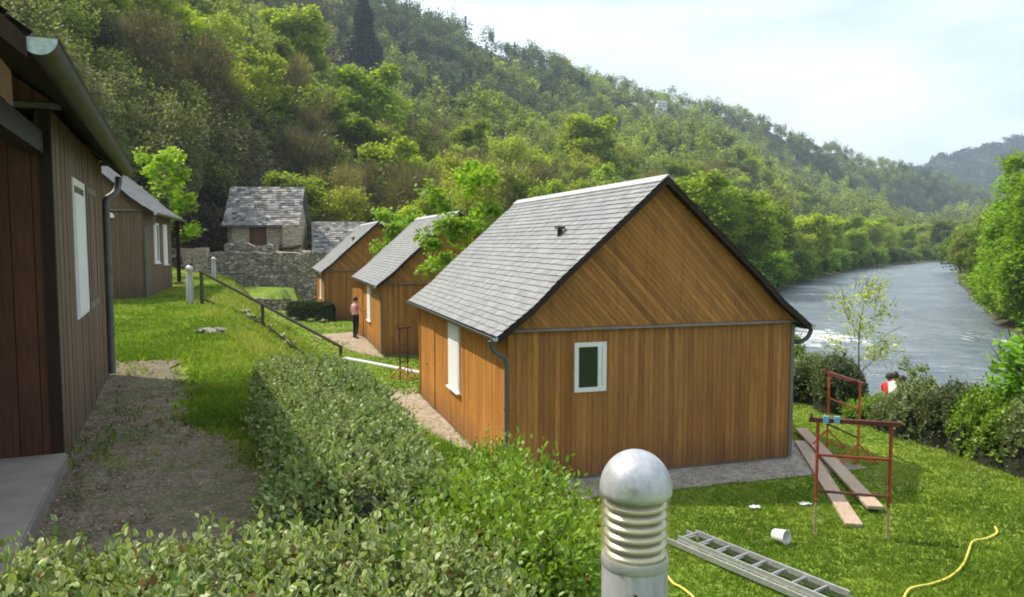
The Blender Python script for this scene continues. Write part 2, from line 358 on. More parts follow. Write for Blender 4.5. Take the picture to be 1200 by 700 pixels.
# river
def water_mat():
    k = NT('river_water'); co = k.coord(); c = k.sep(k.attr()[0])
    n1 = k.noise(.5, 7, co, .68, stretch=(1.2, .8, 1)); n2 = k.noise(2.4, 5, co, .65); n3 = k.noise(.12, 5, co, .7)
    foam = k.math('MULTIPLY', k.ramp(k.math('ADD', n1, k.math('MULTIPLY', c[0], .42)), [(.79, (0,)*3), (.9, (.85,)*3)]), 1.0)
    col = k.mix(k.ramp(n3, [(.35, (0,)*3), (.65, (1,)*3)]), (.11, .145, .17), (.21, .25, .28))
    n4 = k.noise(.9, 7, co, .75, stretch=(.55, 1.5, 1)); col = k.mix(1, col, k.ramp(n4, [(.36, (.55, .58, .6)), (.52, (1, 1, 1)), (.68, (1.5, 1.5, 1.45))]), 'MULTIPLY')  # bright and dark ripple reflections painted into the water colour
    col = k.mix(foam, col, (.75, .78, .78)); h = k.math('ADD', k.math('MULTIPLY', n1, 1.4), k.math('MULTIPLY', n2, .5)); k.bump(h, 1., .42)
    return k.fin(col, k.mix(foam, (.24,)*3, (.8,)*3), 0, .5)
WV = []; WC = []; nl = 150; nc = 22
def resample(P, n, ps=None):
    P = np.array(P, float); L = np.concatenate([[0], np.cumsum(np.hypot(*np.diff(P, axis=0).T))]); t = np.linspace(0, L[-1], n); return np.stack([np.interp(t, L, P[:, 0]), np.interp(t, L, P[:, 1])], -1)
lb = resample(LB, nl); rb = resample(RB[::-1], nl)
for i in range(nl):
    for j in range(nc):
        s = -.12+1.24*j/(nc-1); p = lb[i]*(1-s)+rb[i]*s; WV.append((p[0], p[1], WATER))
WV = np.array(WV); foam = np.zeros(len(WV))
for fx_, fy_, fr, fa in [(24.5, 60, 5.0, 1), (21, 55, 3, .9), (36.5, 57, 4, .8), (33, 62, 2, .5), (30, 49, 2, .4), (40, 110, 6, .5), (31, 36, 2.5, .45), (47, 96, 5, .35), (28, 72, 4, .5), (46, 118, 3, .6), (36, 80, 4, .35)]:
    foam = np.maximum(foam, fa*np.exp(-(((WV[:, 0]-fx_)**2+((WV[:, 1]-fy_)*.55)**2)/(fr*fr))))
idw = np.arange(nl*nc).reshape(nl, nc); Qw = np.stack([idw[:-1, :-1], idw[:-1, 1:], idw[1:, 1:], idw[1:, :-1]], -1).reshape(-1, 4)
tag(link('river', npmesh('river', WV, Qw, np.stack([foam]*3+[np.ones_like(foam)], -1), [water_mat()])), 'wide blue-grey river with small white rapids', kind='structure')

# gravel sheets
def gravel_mat(name, lo, mid, hi, weeds):
    k = NT(name); co = k.coord(); v = k.n('TexVoronoi'); v.inputs['Scale'].default_value = 42; k.link(co, v.inputs['Vector']); s = k.sep(v.outputs['Color'])
    b = k.ramp(s[0], [(0, lo), (.5, mid), (1, hi)]); n = k.noise(1.3, 6, co, .65); n2 = k.noise(6, 5, co)
    b = k.mix(1, b, k.ramp(n2, [(.3, (.7,)*3), (.7, (1.2,)*3)]), 'MULTIPLY')
    b = k.mix(k.math('MULTIPLY', k.ramp(n, [(.47, (0,)*3), (.66, (1,)*3)]), weeds), b, (.085, .12, .03)); k.bump(v.outputs['Distance'], .7, .02); return k.fin(b, .95, 0, .15)
M['gravel'] = gravel_mat('weedy_gravel', (.13, .1, .07), (.18, .142, .1), (.25, .2, .15), .5)
M['gravel_tan'] = gravel_mat('tan_gravel', (.28, .22, .155), (.4, .32, .23), (.52, .43, .33), .15)
M['gravel_grey'] = gravel_mat('grey_gravel', (.22, .195, .16), (.35, .315, .27), (.48, .44, .39), .12)
def sheet(name, pts, mat, lift=.006, jit=.13, label=None, step=.12):
    """fringed polygon sheet draped over the ground"""
    P = resample(pts+[pts[0]], max(24, int(sum(math.dist(pts[i], pts[(i+1) % len(pts)]) for i in range(len(pts)))/step)))[:-1]
    cx, cy = P.mean(0); rr_ = np.random.default_rng(len(pts)+int(abs(cx)*10)); P = P+rr_.normal(0, jit, P.shape)*.5
    P += np.stack([vnoise(P[:, 0], P[:, 1], .5, 5), vnoise(P[:, 0], P[:, 1], .5, 6)], -1)*jit
    bm = bmesh.new(); vsx = [bm.verts.new((a, b, 0)) for a, b in P]; bm.faces.new(vsx); bmesh.ops.triangulate(bm, faces=bm.faces[:])
    for _ in range(3):
        ed = [e for e in bm.edges if e.calc_length() > .6]
        if not ed: break
        bmesh.ops.subdivide_edges(bm, edges=ed, cuts=1); bmesh.ops.triangulate(bm, faces=[f for f in bm.faces if len(f.verts) > 3])
    a = np.array([v.co[:2] for v in bm.verts]); hz = height(a[:, 0], a[:, 1])
    for v, z in zip(bm.verts, hz): v.co.z = z+lift
    bmesh.ops.recalc_face_normals(bm, faces=bm.faces)
    me = bpy.data.meshes.new(name); bm.to_mesh(me); bm.free(); me.materials.append(mat)
    if me.polygons[0].normal.z < 0: me.flip_normals()
    return tag(link(name, me), label, kind='structure')
ALONG = (-.4012, .916); ACR = (.916, .4012)      # wooden building on the left: along its wall / away from it
A0 = (-3.33, 5.56)
def pa(s, t): return (A0[0]+ALONG[0]*s+ACR[0]*t, A0[1]+ALONG[1]*s+ACR[1]*t)
sheet('path', [pa(5.5, -.3), pa(5.45, .9), (-3.95, 9.3), (-3.35, 7.9), (-2.95, 6.9), (-2.3, 6.35), (-1.75, 5.5), (-1.3, 4.8), (-.9, 3.4), (-1.1, 2.0), (-2.4, 1.4), pa(-4, 0), pa(0, 0)], M['gravel'], label='gravel and dirt path along the left building')
CG = (.954, .300); CL = (-.300, .954); C0 = (-.03, 12.63)
def pc(s, t, o=C0): return (o[0]+CG[0]*s+CL[0]*t, o[1]+CG[1]*s+CL[1]*t)
sheet('gravel_strip', [pc(-.1, -.95), pc(6.4, -1.0), pc(6.5, 2.2), pc(5.6, 2.2), pc(5.6, .05), pc(-.1, .05)], M['gravel_grey'], .012, .05, 'pale gravel strip at the foot of the nearest cabin gable')
sheet('cabin_path', [pc(.05, -1), pc(-1.0, -.5), pc(-1.25, 5), pc(-1.0, 9.0), pc(0.05, 9.2)], M['gravel_tan'], .01, .08, 'sandy path along the nearest cabin')
C2 = (-4.6, 27.39); C3 = (-9.73, 40.17)
sheet('door_path', [pc(.0, -.6, C2), pc(-.7, 1.0, C2), pc(-1.5, 4.5, C2), pc(-2.2, 7.2, C2), pc(-.3, 8.2, C2), pc(.0, 8, C2)], M['gravel_tan'], .012, .08, 'tan path to the door of the second cabin')

# ------------------------------------------------------------------ building helpers
def clip(poly, a, b, c, keep=1):
    """clip polygon to a*u+b*v<=c"""
    o = []; n = len(poly)
    for i in range(n):
        p, q = poly[i], poly[(i+1) % n]; dp = a*p[0]+b*p[1]-c; dq = a*q[0]+b*q[1]-c
        if dp <= 0: o.append(p)
        if (dp < 0 < dq) or (dq < 0 < dp): t = dp/(dp-dq); o.append((p[0]+t*(q[0]-p[0]), p[1]+t*(q[1]-p[1])))
    return o
def boards(mb, poly, ang, width, fr, th=.02, gap=.006, rs=None, hue=0.):
    """clad poly (u,v) with boards running at angle ang; fr(u,v,w) maps to 3-d, w = out of the wall"""
    rs = rs or random; ca, sa = math.cos(ang), math.sin(ang); nx, ny = -sa, ca
    ds = [p[0]*nx+p[1]*ny for p in poly]; k = math.floor(min(ds)/width)
    while k*width < max(ds):
        lo, hi = k*width+gap/2, (k+1)*width-gap/2
        q = clip(clip(poly, nx, ny, hi), -nx, -ny, -lo); k += 1
        if len(q) < 3: continue
        tone = min(1, max(0, rs.gauss(.5, .25))); o1, o2 = rs.random()*50, rs.random()*50; t2 = th+rs.uniform(-.003, .003)
        uv = [(p[0]*nx+p[1]*ny+o1, p[0]*ca+p[1]*sa+o2) for p in q]
        mb.hexa([fr(*p, 0) for p in q], [fr(*p, t2) for p in q], (tone, rs.random(), 0), uv)
def slates(mb, prof, y0, y1, sw=.21, ex=.135, rs=None, tone=(.48, .16), side=1, lift=.03, rough=0.):
    """lay slates on profile prof [(x,z)..eave to ridge], between y0 and y1"""
    rs = rs or random; P = [Vector((a, b)) for a, b in prof]; L = [0]
    for i in range(1, len(P)): L.append(L[-1]+(P[i]-P[i-1]).length)
    def pt(s, h):
        s = max(0, min(L[-1], s)); i = 0
        while i < len(P)-2 and s > L[i+1]: i += 1
        d = (P[i+1]-P[i]).normalized(); n = Vector((-d.y, d.x)) if side > 0 else Vector((d.y, -d.x)); q = P[i]+d*(s-L[i])+n*h; return q
    s = 0.; row = 0
    while s < L[-1]-.02:
        y = y0-(row % 2)*sw*.5-rs.random()*.04
        bt = rs.gauss(0, .03)
        while y < y1:
            wd = sw*rs.uniform(.8, 1.2); a, b = max(y, y0), min(y+wd-.006, y1)
            if b-a > .03:
                t = min(1, max(0, rs.gauss(*tone)+bt)); h = lift+.016+rs.uniform(0, .008+rough); d0 = rs.uniform(-.008, .008)*(1+rough*60)
                e = min(s+ex*1.1, L[-1]); p0, p1, p2 = pt(s+d0, h), pt(e, lift+.004), pt(s+d0, lift-.01)
                q = [(p0.x, a, p0.y), (p0.x, b, p0.y), (p1.x, b, p1.y), (p1.x, a, p1.y)]
                mb.poly(q if side > 0 else q[::-1], (t, rs.random(), 0)); f = [(p2.x, a, p2.y), (p2.x, b, p2.y), (p0.x, b, p0.y), (p0.x, a, p0.y)]
                mb.poly(f if side > 0 else f[::-1], (t*.6, 0, 0))
            y += wd
        s += ex; row += 1
def window(root, fr, u0, u1, v0, v1, name='window', shutter=None, pane='glass', fw=.065, pro=.05, matf='white', split=None, sill=True):
    """fr(u,v,w); frame proud of the boards, pane set back in it"""
    g = MB()
    def bar(a, b, c, d, w0=-.0, w1=pro): g.hexa([fr(a, c, w0), fr(b, c, w0), fr(b, d, w0), fr(a, d, w0)], [fr(a, c, w1), fr(b, c, w1), fr(b, d, w1), fr(a, d, w1)])
    bar(u0, u0+fw, v0, v1); bar(u1-fw, u1, v0, v1); bar(u0+fw, u1-fw, v0, v0+fw); bar(u0+fw, u1-fw, v1-fw, v1)
    if split: bar(split-fw/2, split+fw/2, v0+fw, v1-fw, 0, pro*.9)
    wn = link(name, g.mesh(name, M[matf]), root)
    p = MB(); a, b, c, d = u0+fw, u1-fw, v0+fw, v1-fw
    p.poly([fr(a, c, pro*.5), fr(b, c, pro*.5), fr(b, d, pro*.5), fr(a, d, pro*.5)]); p.build('pane', M[pane], wn)
    if sill:
        s = MB(); s.hexa([fr(u0-.04, v0-.035, 0), fr(u1+.04, v0-.035, 0), fr(u1+.04, v0-.003, 0), fr(u0-.04, v0-.003, 0)], [fr(u0-.04, v0-.035, pro+.05), fr(u1+.04, v0-.035, pro+.05), fr(u1+.04, v0-.003, pro+.05), fr(u0-.04, v0-.003, pro+.05)]); s.build('sill', M[matf], wn)
    if shutter:
        s = MB(); a, b = shutter; n = 18
        n = 1 if sill is False else n
        for i in range(n):
            c = v0+fw*.5+(v1-v0-fw)*i/n; d = v0+fw*.5+(v1-v0-fw)*(i+.92)/n
            s.hexa([fr(a, c, pro*.6), fr(b, c, pro*.6), fr(b, d, pro*.6), fr(a, d, pro*.6)], [fr(a, c, pro+.012), fr(b, c, pro+.012), fr(b, d, pro+.004), fr(a, d, pro+.004)])
        s.build('shutter', M['white'] if shutter != 'cream' else M['cream'], wn)
    return wn
def profile(W, hw=2.62, hr=5.17, oh=.33):
    """left slope eave -> ridge, bell-cast at the eave"""
    return [(-oh, hw-.10), (-.02, hw+.10), (.35, hw+.38), (.8, hw+.82), (W/2, hr)]
def roof_parts(root, W, y0, y1, hw=2.62, hr=5.17, mat='slate', seed=1, gutters=(1, 1), tone=(.52, .15), rakes=True, vent=None, gmat='zinc', oh=.33):
    rs = random.Random(seed); pl = profile(W, hw, hr, oh); pr = [(W-x, z) for x, z in pl]
    deck = MB(); t = .05
    for P, sd in ((pl, 1), (pr, -1)):
        for i in range(len(P)-1):
            (a, b), (c, d) = P[i], P[i+1]
            bq = [(a, y0, b-t), (a, y1, b-t), (c, y1, d-t), (c, y0, d-t)]; tq = [(a, y0, b), (a, y1, b), (c, y1, d), (c, y0, d)]
            if sd > 0: bq.reverse(); tq.reverse()
            deck.hexa(bq, tq, (.4, .5, 0))
    rf = deck.build('roof', M['dark_wood'], root)
    s1 = MB(); slates(s1, pl, y0-.03, y1+.03, rs=rs, tone=tone, side=1); slates(s1, pr, y0-.03, y1+.03, rs=rs, tone=tone, side=-1)
    sl_ = s1.build('roof_slates', M[mat], rf)
    rc = MB()
    for sg in (-1, 1):
        rc.hexa([(W/2, y0-.05, hr+.05), (W/2, y1+.05, hr+.05), (W/2+sg*.13, y1+.05, hr-.06), (W/2+sg*.13, y0-.05, hr-.06)][::sg], [(W/2, y0-.05, hr+.075), (W/2, y1+.05, hr+.075), (W/2+sg*.14, y1+.05, hr-.035), (W/2+sg*.14, y0-.05, hr-.035)][::sg], (.5,)*3)
    rc.build('ridge_cap', M['ridge'] if mat == 'slate' and vent else M['zinc'], rf)
    if rakes:
        for P in (pl, pr):
            for yy in (y0-.045, y1+.02):
                b = MB()
                for i in range(len(P)-1):
                    (a, z), (c, d) = P[i], P[i+1]
                    q = lambda Y: [(a, Y, z-.075), (c, Y, d-.085), (c, Y, d+.02), (a, Y, z+.02)]
                    b.hexa(q(yy), q(yy+.022), (.4, .3, 0))
                b.build('rake_board', M['dark_wood'], root)
    for sd, on in ((0, gutters[0]), (1, gutters[1])):
        if not on: continue
        g = MB(); cx = (-oh-.045) if sd == 0 else W+oh+.045; cz = hw-.08; rr2 = .075 if gmat == 'zinc_green' else .06; n = 10; Ya, Yb = y0-.02, y1+.02
        for i in range(n):
            a1, a2 = math.pi+math.pi*i/n, math.pi+math.pi*(i+1)/n
            o1, o2 = (cx+rr2*math.cos(a1), cz+rr2*math.sin(a1)), (cx+rr2*math.cos(a2), cz+rr2*math.sin(a2))
            i1, i2 = (cx+.92*rr2*math.cos(a1), cz+.92*rr2*math.sin(a1)), (cx+.92*rr2*math.cos(a2), cz+.92*rr2*math.sin(a2))
            g.poly([(o1[0], Ya, o1[1]), (o2[0], Ya, o2[1]), (o2[0], Yb, o2[1]), (o1[0], Yb, o1[1])]); g.poly([(i1[0], Yb, i1[1]), (i2[0], Yb, i2[1]), (i2[0], Ya, i2[1]), (i1[0], Ya, i1[1])])
        for sgn in (-1, 1): g.tube([(cx+sgn*rr2, Ya, cz+.003), (cx+sgn*rr2, Yb, cz+.003)], .009, 6)
        go = g.build('gutter', M[gmat], root, smooth=True)
        for Y in (Ya-.004, Yb+.004):
            e = MB(); e.hexa([(cx+rr2*1.02*math.cos(math.pi+math.pi*i/12), Y, cz+rr2*1.02*math.sin(math.pi+math.pi*i/12)) for i in range(13)], [(cx+rr2*1.02*math.cos(math.pi+math.pi*i/12), Y+.003, cz+rr2*1.02*math.sin(math.pi+math.pi*i/12)) for i in range(13)])
            e.build('gutter_cap', M['cap_zinc'], go)
    return rf
def downpipe(root, pts, mat='zinc', r=.042):
    d = MB(); d.tube(pts, r, 10)
    for i in range(1, 3):
        p = Vector(pts[-1]).lerp(Vector(pts[-2]), i*.4-.15); d.tube([p-Vector((0, 0, .015)), p+Vector((0, 0, .015))], r*1.35, 10)
    return d.build('downpipe', M[mat], root, smooth=True)
def bend(a, b, c, n=4):
    """rounded path a->b->c"""
    a, b, c = Vector(a), Vector(b), Vector(c); o = []
    for i in range(n+1): t = i/n; o.append(a*(1-t)**2+b*2*t*(1-t)+c*t*t)
    return o
def pediment(root, W, y, hw, hr, mat, ang, seed, name='gable', out=-1, oh=.0):
    pl = profile(W, hw, hr, .3); poly = [(-.05, hw+.03)]+[(x, z-.06) for x, z in pl[2:]]+[(W-x, z-.06) for x, z in pl[2:-1][::-1]]+[(W+.05, hw+.03)]
    fr = (lambda u, v, w: (u, y-w, v)) if out < 0 else (lambda u, v, w: (W-u, y+w, v))
    m = MB(); m.hexa([fr(*p, -.06) for p in poly], [fr(*p, .002) for p in poly], (.3, .5, 0)); boards(m, poly, ang, .088, lambda u, v, w: fr(u, v, w+.004), rs=random.Random(seed))
    g = m.build(name, M[mat], root)
    t = MB(); t.hexa([fr(-.1, hw-.02, .0), fr(W+.1, hw-.02, .0), fr(W+.1, hw+.025, .0), fr(-.1, hw+.025, .0)], [fr(-.1, hw-.02, .07), fr(W+.1, hw-.02, .07), fr(W+.1, hw+.02, .045), fr(-.1, hw+.02, .045)], (.5, .5, 0)); t.build('gable_trim', M['trim_wood'], root)
    return g
def wallp(root, poly, fr, mat, seed, name='wall', width=.098, back=-.08):
    m = MB(); m.hexa([fr(*p, back) for p in poly], [fr(*p, .0) for p in poly], (.25, .5, 0)); boards(m, poly, math.pi/2, width, lambda u, v, w: fr(u, v, w+.002), rs=random.Random(seed)); return m.build(name, M[mat], root)
W_ = 5.5; L_ = 7.9
def cabin(origin, label, seed, near=False, door=False, angle=math.atan2(.300, .954), z=LOW):
    root = empty('wooden_cabin', (*origin, z), angle); tag(root, label, 'cabin', 'wooden cabins in the lower row')
    hw = 2.62; W, L = W_, L_
    F = lambda u, v, w: (u, -w, v); Lf = lambda u, v, w: (-w, L-u, v); Rt = lambda u, v, w: (W+w, u, v); B = lambda u, v, w: (W-u, L+w, v)
    rect = lambda a, b: [(a, .06), (b, .06), (b, hw), (a, hw)]
    wallp(root, rect(0, W), F, 'cedar', seed); wallp(root, rect(0, L), Lf, 'cedar_sunlit', seed+1); wallp(root, rect(0, L), Rt, 'cedar', seed+2); wallp(root, rect(0, W), B, 'cedar', seed+3)
    m = MB(); m.box((W/2, L/2, -.12), (W-.02, L-.02, .34)); m.build('plinth', M['concrete'], root)
    pediment(root, W, -.025, hw, 5.17, 'cedar', -math.pi/4*1.02, seed+4); pediment(root, W, L+.025, hw, 5.17, 'cedar', math.pi/4, seed+5, out=1)
    for x, y in ((-.012, -.012), (W+.012, -.012), (-.012, L+.012), (W+.012, L+.012)):
        m = MB(); m.box((x, y, 1.31), (.075, .075, 2.5), (.4, .5, 0)); m.build('corner_post', M['trim_wood' if x > 0 else 'cedar_sunlit'], root)
    rf = roof_parts(root, W, -.2, L+.2, seed=seed, vent=True, oh=.27)
    v = MB(); v.lathe([(.0, .2), (.10, .17), (.115, .13), (.05, .12), (.05, -.12)], (1.62, 1.95, 4.22), 12); v.build('roof_vent', M['dark_metal'], rf, smooth=True)
    if near: window(root, F, 1.13, 1.72, 1.53, 2.38, fw=.075, split=1.6, sill=False, pro=.055)
    window(root, Lf, L-4.42, L-3.4, .94, 2.34, fw=.07, shutter=(L-4.35, L-3.47), pro=.06)
    pts = bend((-.37, -.1, hw-.14), (-.36, -.09, hw-.32), (-.2, -.06, hw-.38))+bend((-.13, -.05, hw-.42), (-.075, -.045, hw-.46), (-.075, -.045, hw-.62))+[Vector((-.075, -.045, .1))]
    downpipe(root, pts, 'zinc')
    pts = bend((W+.37, -.1, hw-.14), (W+.36, -.09, hw-.32), (W+.2, -.06, hw-.38))+bend((W+.13, .1, hw-.42), (W+.075, .12, hw-.46), (W+.075, .12, hw-.62))+[Vector((W+.075, .12, .1))]
    downpipe(root, pts, 'zinc')
    # plank door on the long wall
    d = MB(); poly = [(L-6.9, .08), (L-6.0, .08), (L-6.0, 2.1), (L-6.9, 2.1)]
    if door:
        c, s = math.cos(R(24)), math.sin(R(24)); fr = lambda u, v, w: (-.05-(u-(L-6.0))*-s - w*c*0, 6.0+(-(u-(L-6.0)))*c + w, v)
        fo_ = lambda u, v, w: (-.05+(u-(L-6.0))*s, 6.0+(-(u-(L-6.0)))*c-w, v)
        d.hexa([fo_(*p, -.03) for p in poly], [fo_(*p, 0) for p in poly], (.5, .5, 0)); boards(d, poly, math.pi/2, .12, fo_, rs=random.Random(3)); dd = d.build('door', M['cedar_sunlit'], root)
        dk = MB(); dk.poly([Lf(a, b, .03) for a, b in poly]); dk.build('doorway_shade', M['dark_wood'], root)  # flat dark panel over the boards, painted shade of the open door
    else:
        boards(d, poly, math.pi/2, .12, lambda u, v, w: Lf(u, v, w+.025), rs=random.Random(3)); dd = d.build('door', M['cedar_sunlit'], root)
    h = MB()
    if door: h.tube([fo_(L-6.8, 1.05, .03), fo_(L-6.8, 1.05, .07), fo_(L-6.68, 1.05, .07)], .01, 6)
    else: h.tube([Lf(L-6.8, 1.05, .04), Lf(L-6.8, 1.05, .09), Lf(L-6.68, 1.05, .09)], .01, 6)
    h.build('handle', M['dark_metal'], dd)
    return root
cabin(C0, 'large orange-brown wooden cabin nearest the camera, with white window in its gable wall', 10, near=True)
cabin(C2, 'orange wooden cabin with its plank door standing open, beside the standing person', 30, door=True)
cabin(C3, 'far orange wooden cabin behind the low clipped hedge, just right of the stone house', 50)

# ---- weathered building on the left edge
def left_building():
    ang = math.atan2(.4012, .916); W = 5.7; root = empty('weathered_cabin', (A0[0]-W*ACR[0], A0[1]-W*ACR[1], 0), ang)
    tag(root, 'dark weathered wooden cabin at the left edge with covered porch and long half-round gutter', 'cabin', 'weathered cabins on the upper terrace')
    hw = 2.62; L = 4.29; rs = 70
    F = lambda u, v, w: (u, -w, v); Rt = lambda u, v, w: (W+w, u, v)
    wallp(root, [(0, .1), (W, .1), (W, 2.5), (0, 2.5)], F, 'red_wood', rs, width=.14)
    wallp(root, [(0.08, .0), (L, .0), (L, hw), (0.08, hw)], Rt, 'grey_wood', rs+1, width=.13)
    wallp(root, [(0, .0), (W, .0), (W, hw), (0, hw)], lambda u, v, w: (W-u, L+w, v), 'grey_wood', rs+2); wallp(root, [(0, .0), (L, .0), (L, hw), (0, hw)], lambda u, v, w: (-w, L-u, v), 'grey_wood', rs+3)
    m = MB(); m.box((W-.01, .0, 1.3), (.08, .07, 2.6), (.2, .2, 0)); m.build('corner_post', M['dark_wood'], root)
    
    pediment(root, W, L+.03, hw, 5.17, 'grey_wood', math.pi/4, rs+5, out=1)
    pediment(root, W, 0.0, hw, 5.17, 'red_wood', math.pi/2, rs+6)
    # barge boards of the open porch gable
    for sgn in (0, 1):
        b = MB(); P = profile(W, hw, 5.17, .16); P = P if sgn == 0 else [(W-x, z) for x, z in P]
        for i in range(len(P)-1):
            (a, z), (c, d) = P[i], P[i+1]; b.hexa([(a, -2.28, z-.25), (c, -2.28, d-.3), (c, -2.28, d-.09), (a, -2.28, z-.09)], [(a, -2.25, z-.25), (c, -2.25, d-.3), (c, -2.25, d-.09), (a, -2.25, z-.09)], (.8, .5, 0))
        b.build('barge_board', M['brown_board'], root)
    m = MB(); 
    for x, z in profile(W, hw, 5.17, .1)[1:2]: m.box((W-.08, -1.11, 2.36), (.13, 2.12, .15), (.3, .4, 0))
    m.build('porch_plate', M['beam'], root)
    roof_parts(root, W, -2.33, L+.2, hw=2.65, seed=rs, gutters=(0, 1), gmat='zinc_green', oh=.24)
    window(root, Rt, 1.2, 2.15, .98, 2.22, shutter=(1.28, 2.07), pane='glass', pro=.03, sill=False); window(root, Rt, 2.35, 3.3, .98, 2.22, pane='glass_green', pro=.03, matf='trim_wood', sill=False)
    downpipe(root, bend((W+.2, L+.1, hw-.15), (W+.2, L+.08, hw-.33), (W+.13, L+.02, hw-.38))+bend((W+.08, L-.02, hw-.42), (W+.06, L-.04, hw-.45), (W+.06, L-.04, hw-.6))+[Vector((W+.06, L-.04, .03))], 'zinc')
    s = MB(); s.box((W/2+.02, -1.6, .05), (W+.08, 3.1, .14)); so_ = s.build('porch_slab', M['concrete'], root)
    bm = bmesh.new(); bm.from_mesh(so_.data); bmesh.ops.remove_doubles(bm, verts=bm.verts, dist=1e-4); bmesh.ops.bevel(bm, geom=bm.edges[:], offset=.012, segments=2, affect='EDGES'); bm.to_mesh(so_.data); bm.free()
M['beam'] = plain('dark_green_beam', (.018, .02, .015), .6, 0, .2, 5)
M['brown_board'] = wood('warm_brown_board', (.11, .055, .03), (.17, .09, .05))
left_building()
# ---- second weathered building
def left_building2():
    W = 5.63; o = (-10.94-CG[0]*W, 22.85-CG[1]*W); root = empty('weathered_cabin', (*o, 0), math.atan2(.300, .954)); hw = 2.62; L = 6.6
    tag(root, 'small grey weathered cabin on the upper terrace beyond the gutter, with a lone corner post', 'cabin', 'weathered cabins on the upper terrace')
    F = lambda u, v, w: (u, -w, v); Rt = lambda u, v, w: (W+w, u, v)
    R0 = lambda b: [(0, 0), (b, 0), (b, hw), (0, hw)]
    wallp(root, R0(W), F, 'grey_wood', 91); wallp(root, R0(L), Rt, 'grey_wood', 92); wallp(root, R0(W), lambda u, v, w: (W-u, L+w, v), 'grey_wood', 93); wallp(root, R0(L), lambda u, v, w: (-w, L-u, v), 'grey_wood', 94)
    pediment(root, W, -.025, hw, 5.17, 'grey_wood', -math.pi/4, 95); pediment(root, W, L+.025, hw, 5.17, 'grey_wood', math.pi/4, 96, out=1)
    roof_parts(root, W, -.2, L+1.75, seed=97, tone=(.42, .14))
    window(root, Rt, 2.0, 3.1, 1.0, 2.3, shutter=(2.06, 2.5), pane='glass_green'); window(root, Rt, 4.2, 5.2, .9, 2.3, shutter=(4.26, 5.14))
    m = MB(); m.box((W+.1, L+1.5, 1.25), (.14, .14, 2.6), (.3, .3, 0)); m.build('post', M['dark_wood'], root)
    m = MB(); m.box((W+.1, L+1.5, .04), (.35, .35, .16)); m.build('post_footing', M['concrete'], root)
    m = MB(); m.box((W-.95, -.07, 2.43), (.42, .07, .09)); m.box((W-.95, -.06, 2.50), (.34, .05, .06)); m.build('wall_lamp', M['white'], root)
    m = MB(); m.box((W-1.9, -.035, 1.05), (.9, .05, 2.06), (.2, .3, 0)); d = m.build('door', M['dark_wood'], root); h = MB(); h.tube([(W-1.55, -.06, 1.05), (W-1.55, -.12, 1.05), (W-1.67, -.12, 1.05)], .012, 6); h.build('handle', M['alu'], d)
    downpipe(root, [(W+.37, -.1, hw-.1), (W+.3, -.06, hw-.4), (W+.07, -.03, hw-.5), (W+.07, -.03, .03)], 'zinc')
left_building2()

# ------------------------------------------------------------------ stone house, ruin walls
def rough_box(mb, c, d, n=(8, 2, 5), amp=.05, rs=None, topragged=0.):
    rs = rs or random; nx, ny, nz = n
    def P(i, j, k):
        x = (i/nx-.5)*d[0]; y = (j/ny-.5)*d[1]; z = (k/nz)*d[2]
        s = mnoise.noise_vector(Vector((x*1.3+c[0], y*1.3+c[1], z*1.3+c[2])))*amp
        if k == nz: z += topragged*mnoise.noise(Vector((x*.9+c[0], c[1], 1)))+topragged*.5*mnoise.noise(Vector((x*3+c[0], c[1], 2)))
        if k == 0: s.z = 0
        return (c[0]+x+s.x, c[1]+y+s.y, c[2]+z+s.z)
    for k in range(nz):
        for i in range(nx):
            mb.poly([P(i, 0, k), P(i+1, 0, k), P(i+1, 0, k+1), P(i, 0, k+1)]); mb.poly([P(i+1, ny, k), P(i, ny, k), P(i, ny, k+1), P(i+1, ny, k+1)])
        for j in range(ny):
            mb.poly([P(nx, j, k), P(nx, j+1, k), P(nx, j+1, k+1), P(nx, j, k+1)]); mb.poly([P(0, j+1, k), P(0, j, k), P(0, j, k+1), P(0, j+1, k+1)])
    for i in range(nx):
        for j in range(ny): mb.poly([P(i, j, nz), P(i+1, j, nz), P(i+1, j+1, nz), P(i, j+1, nz)])
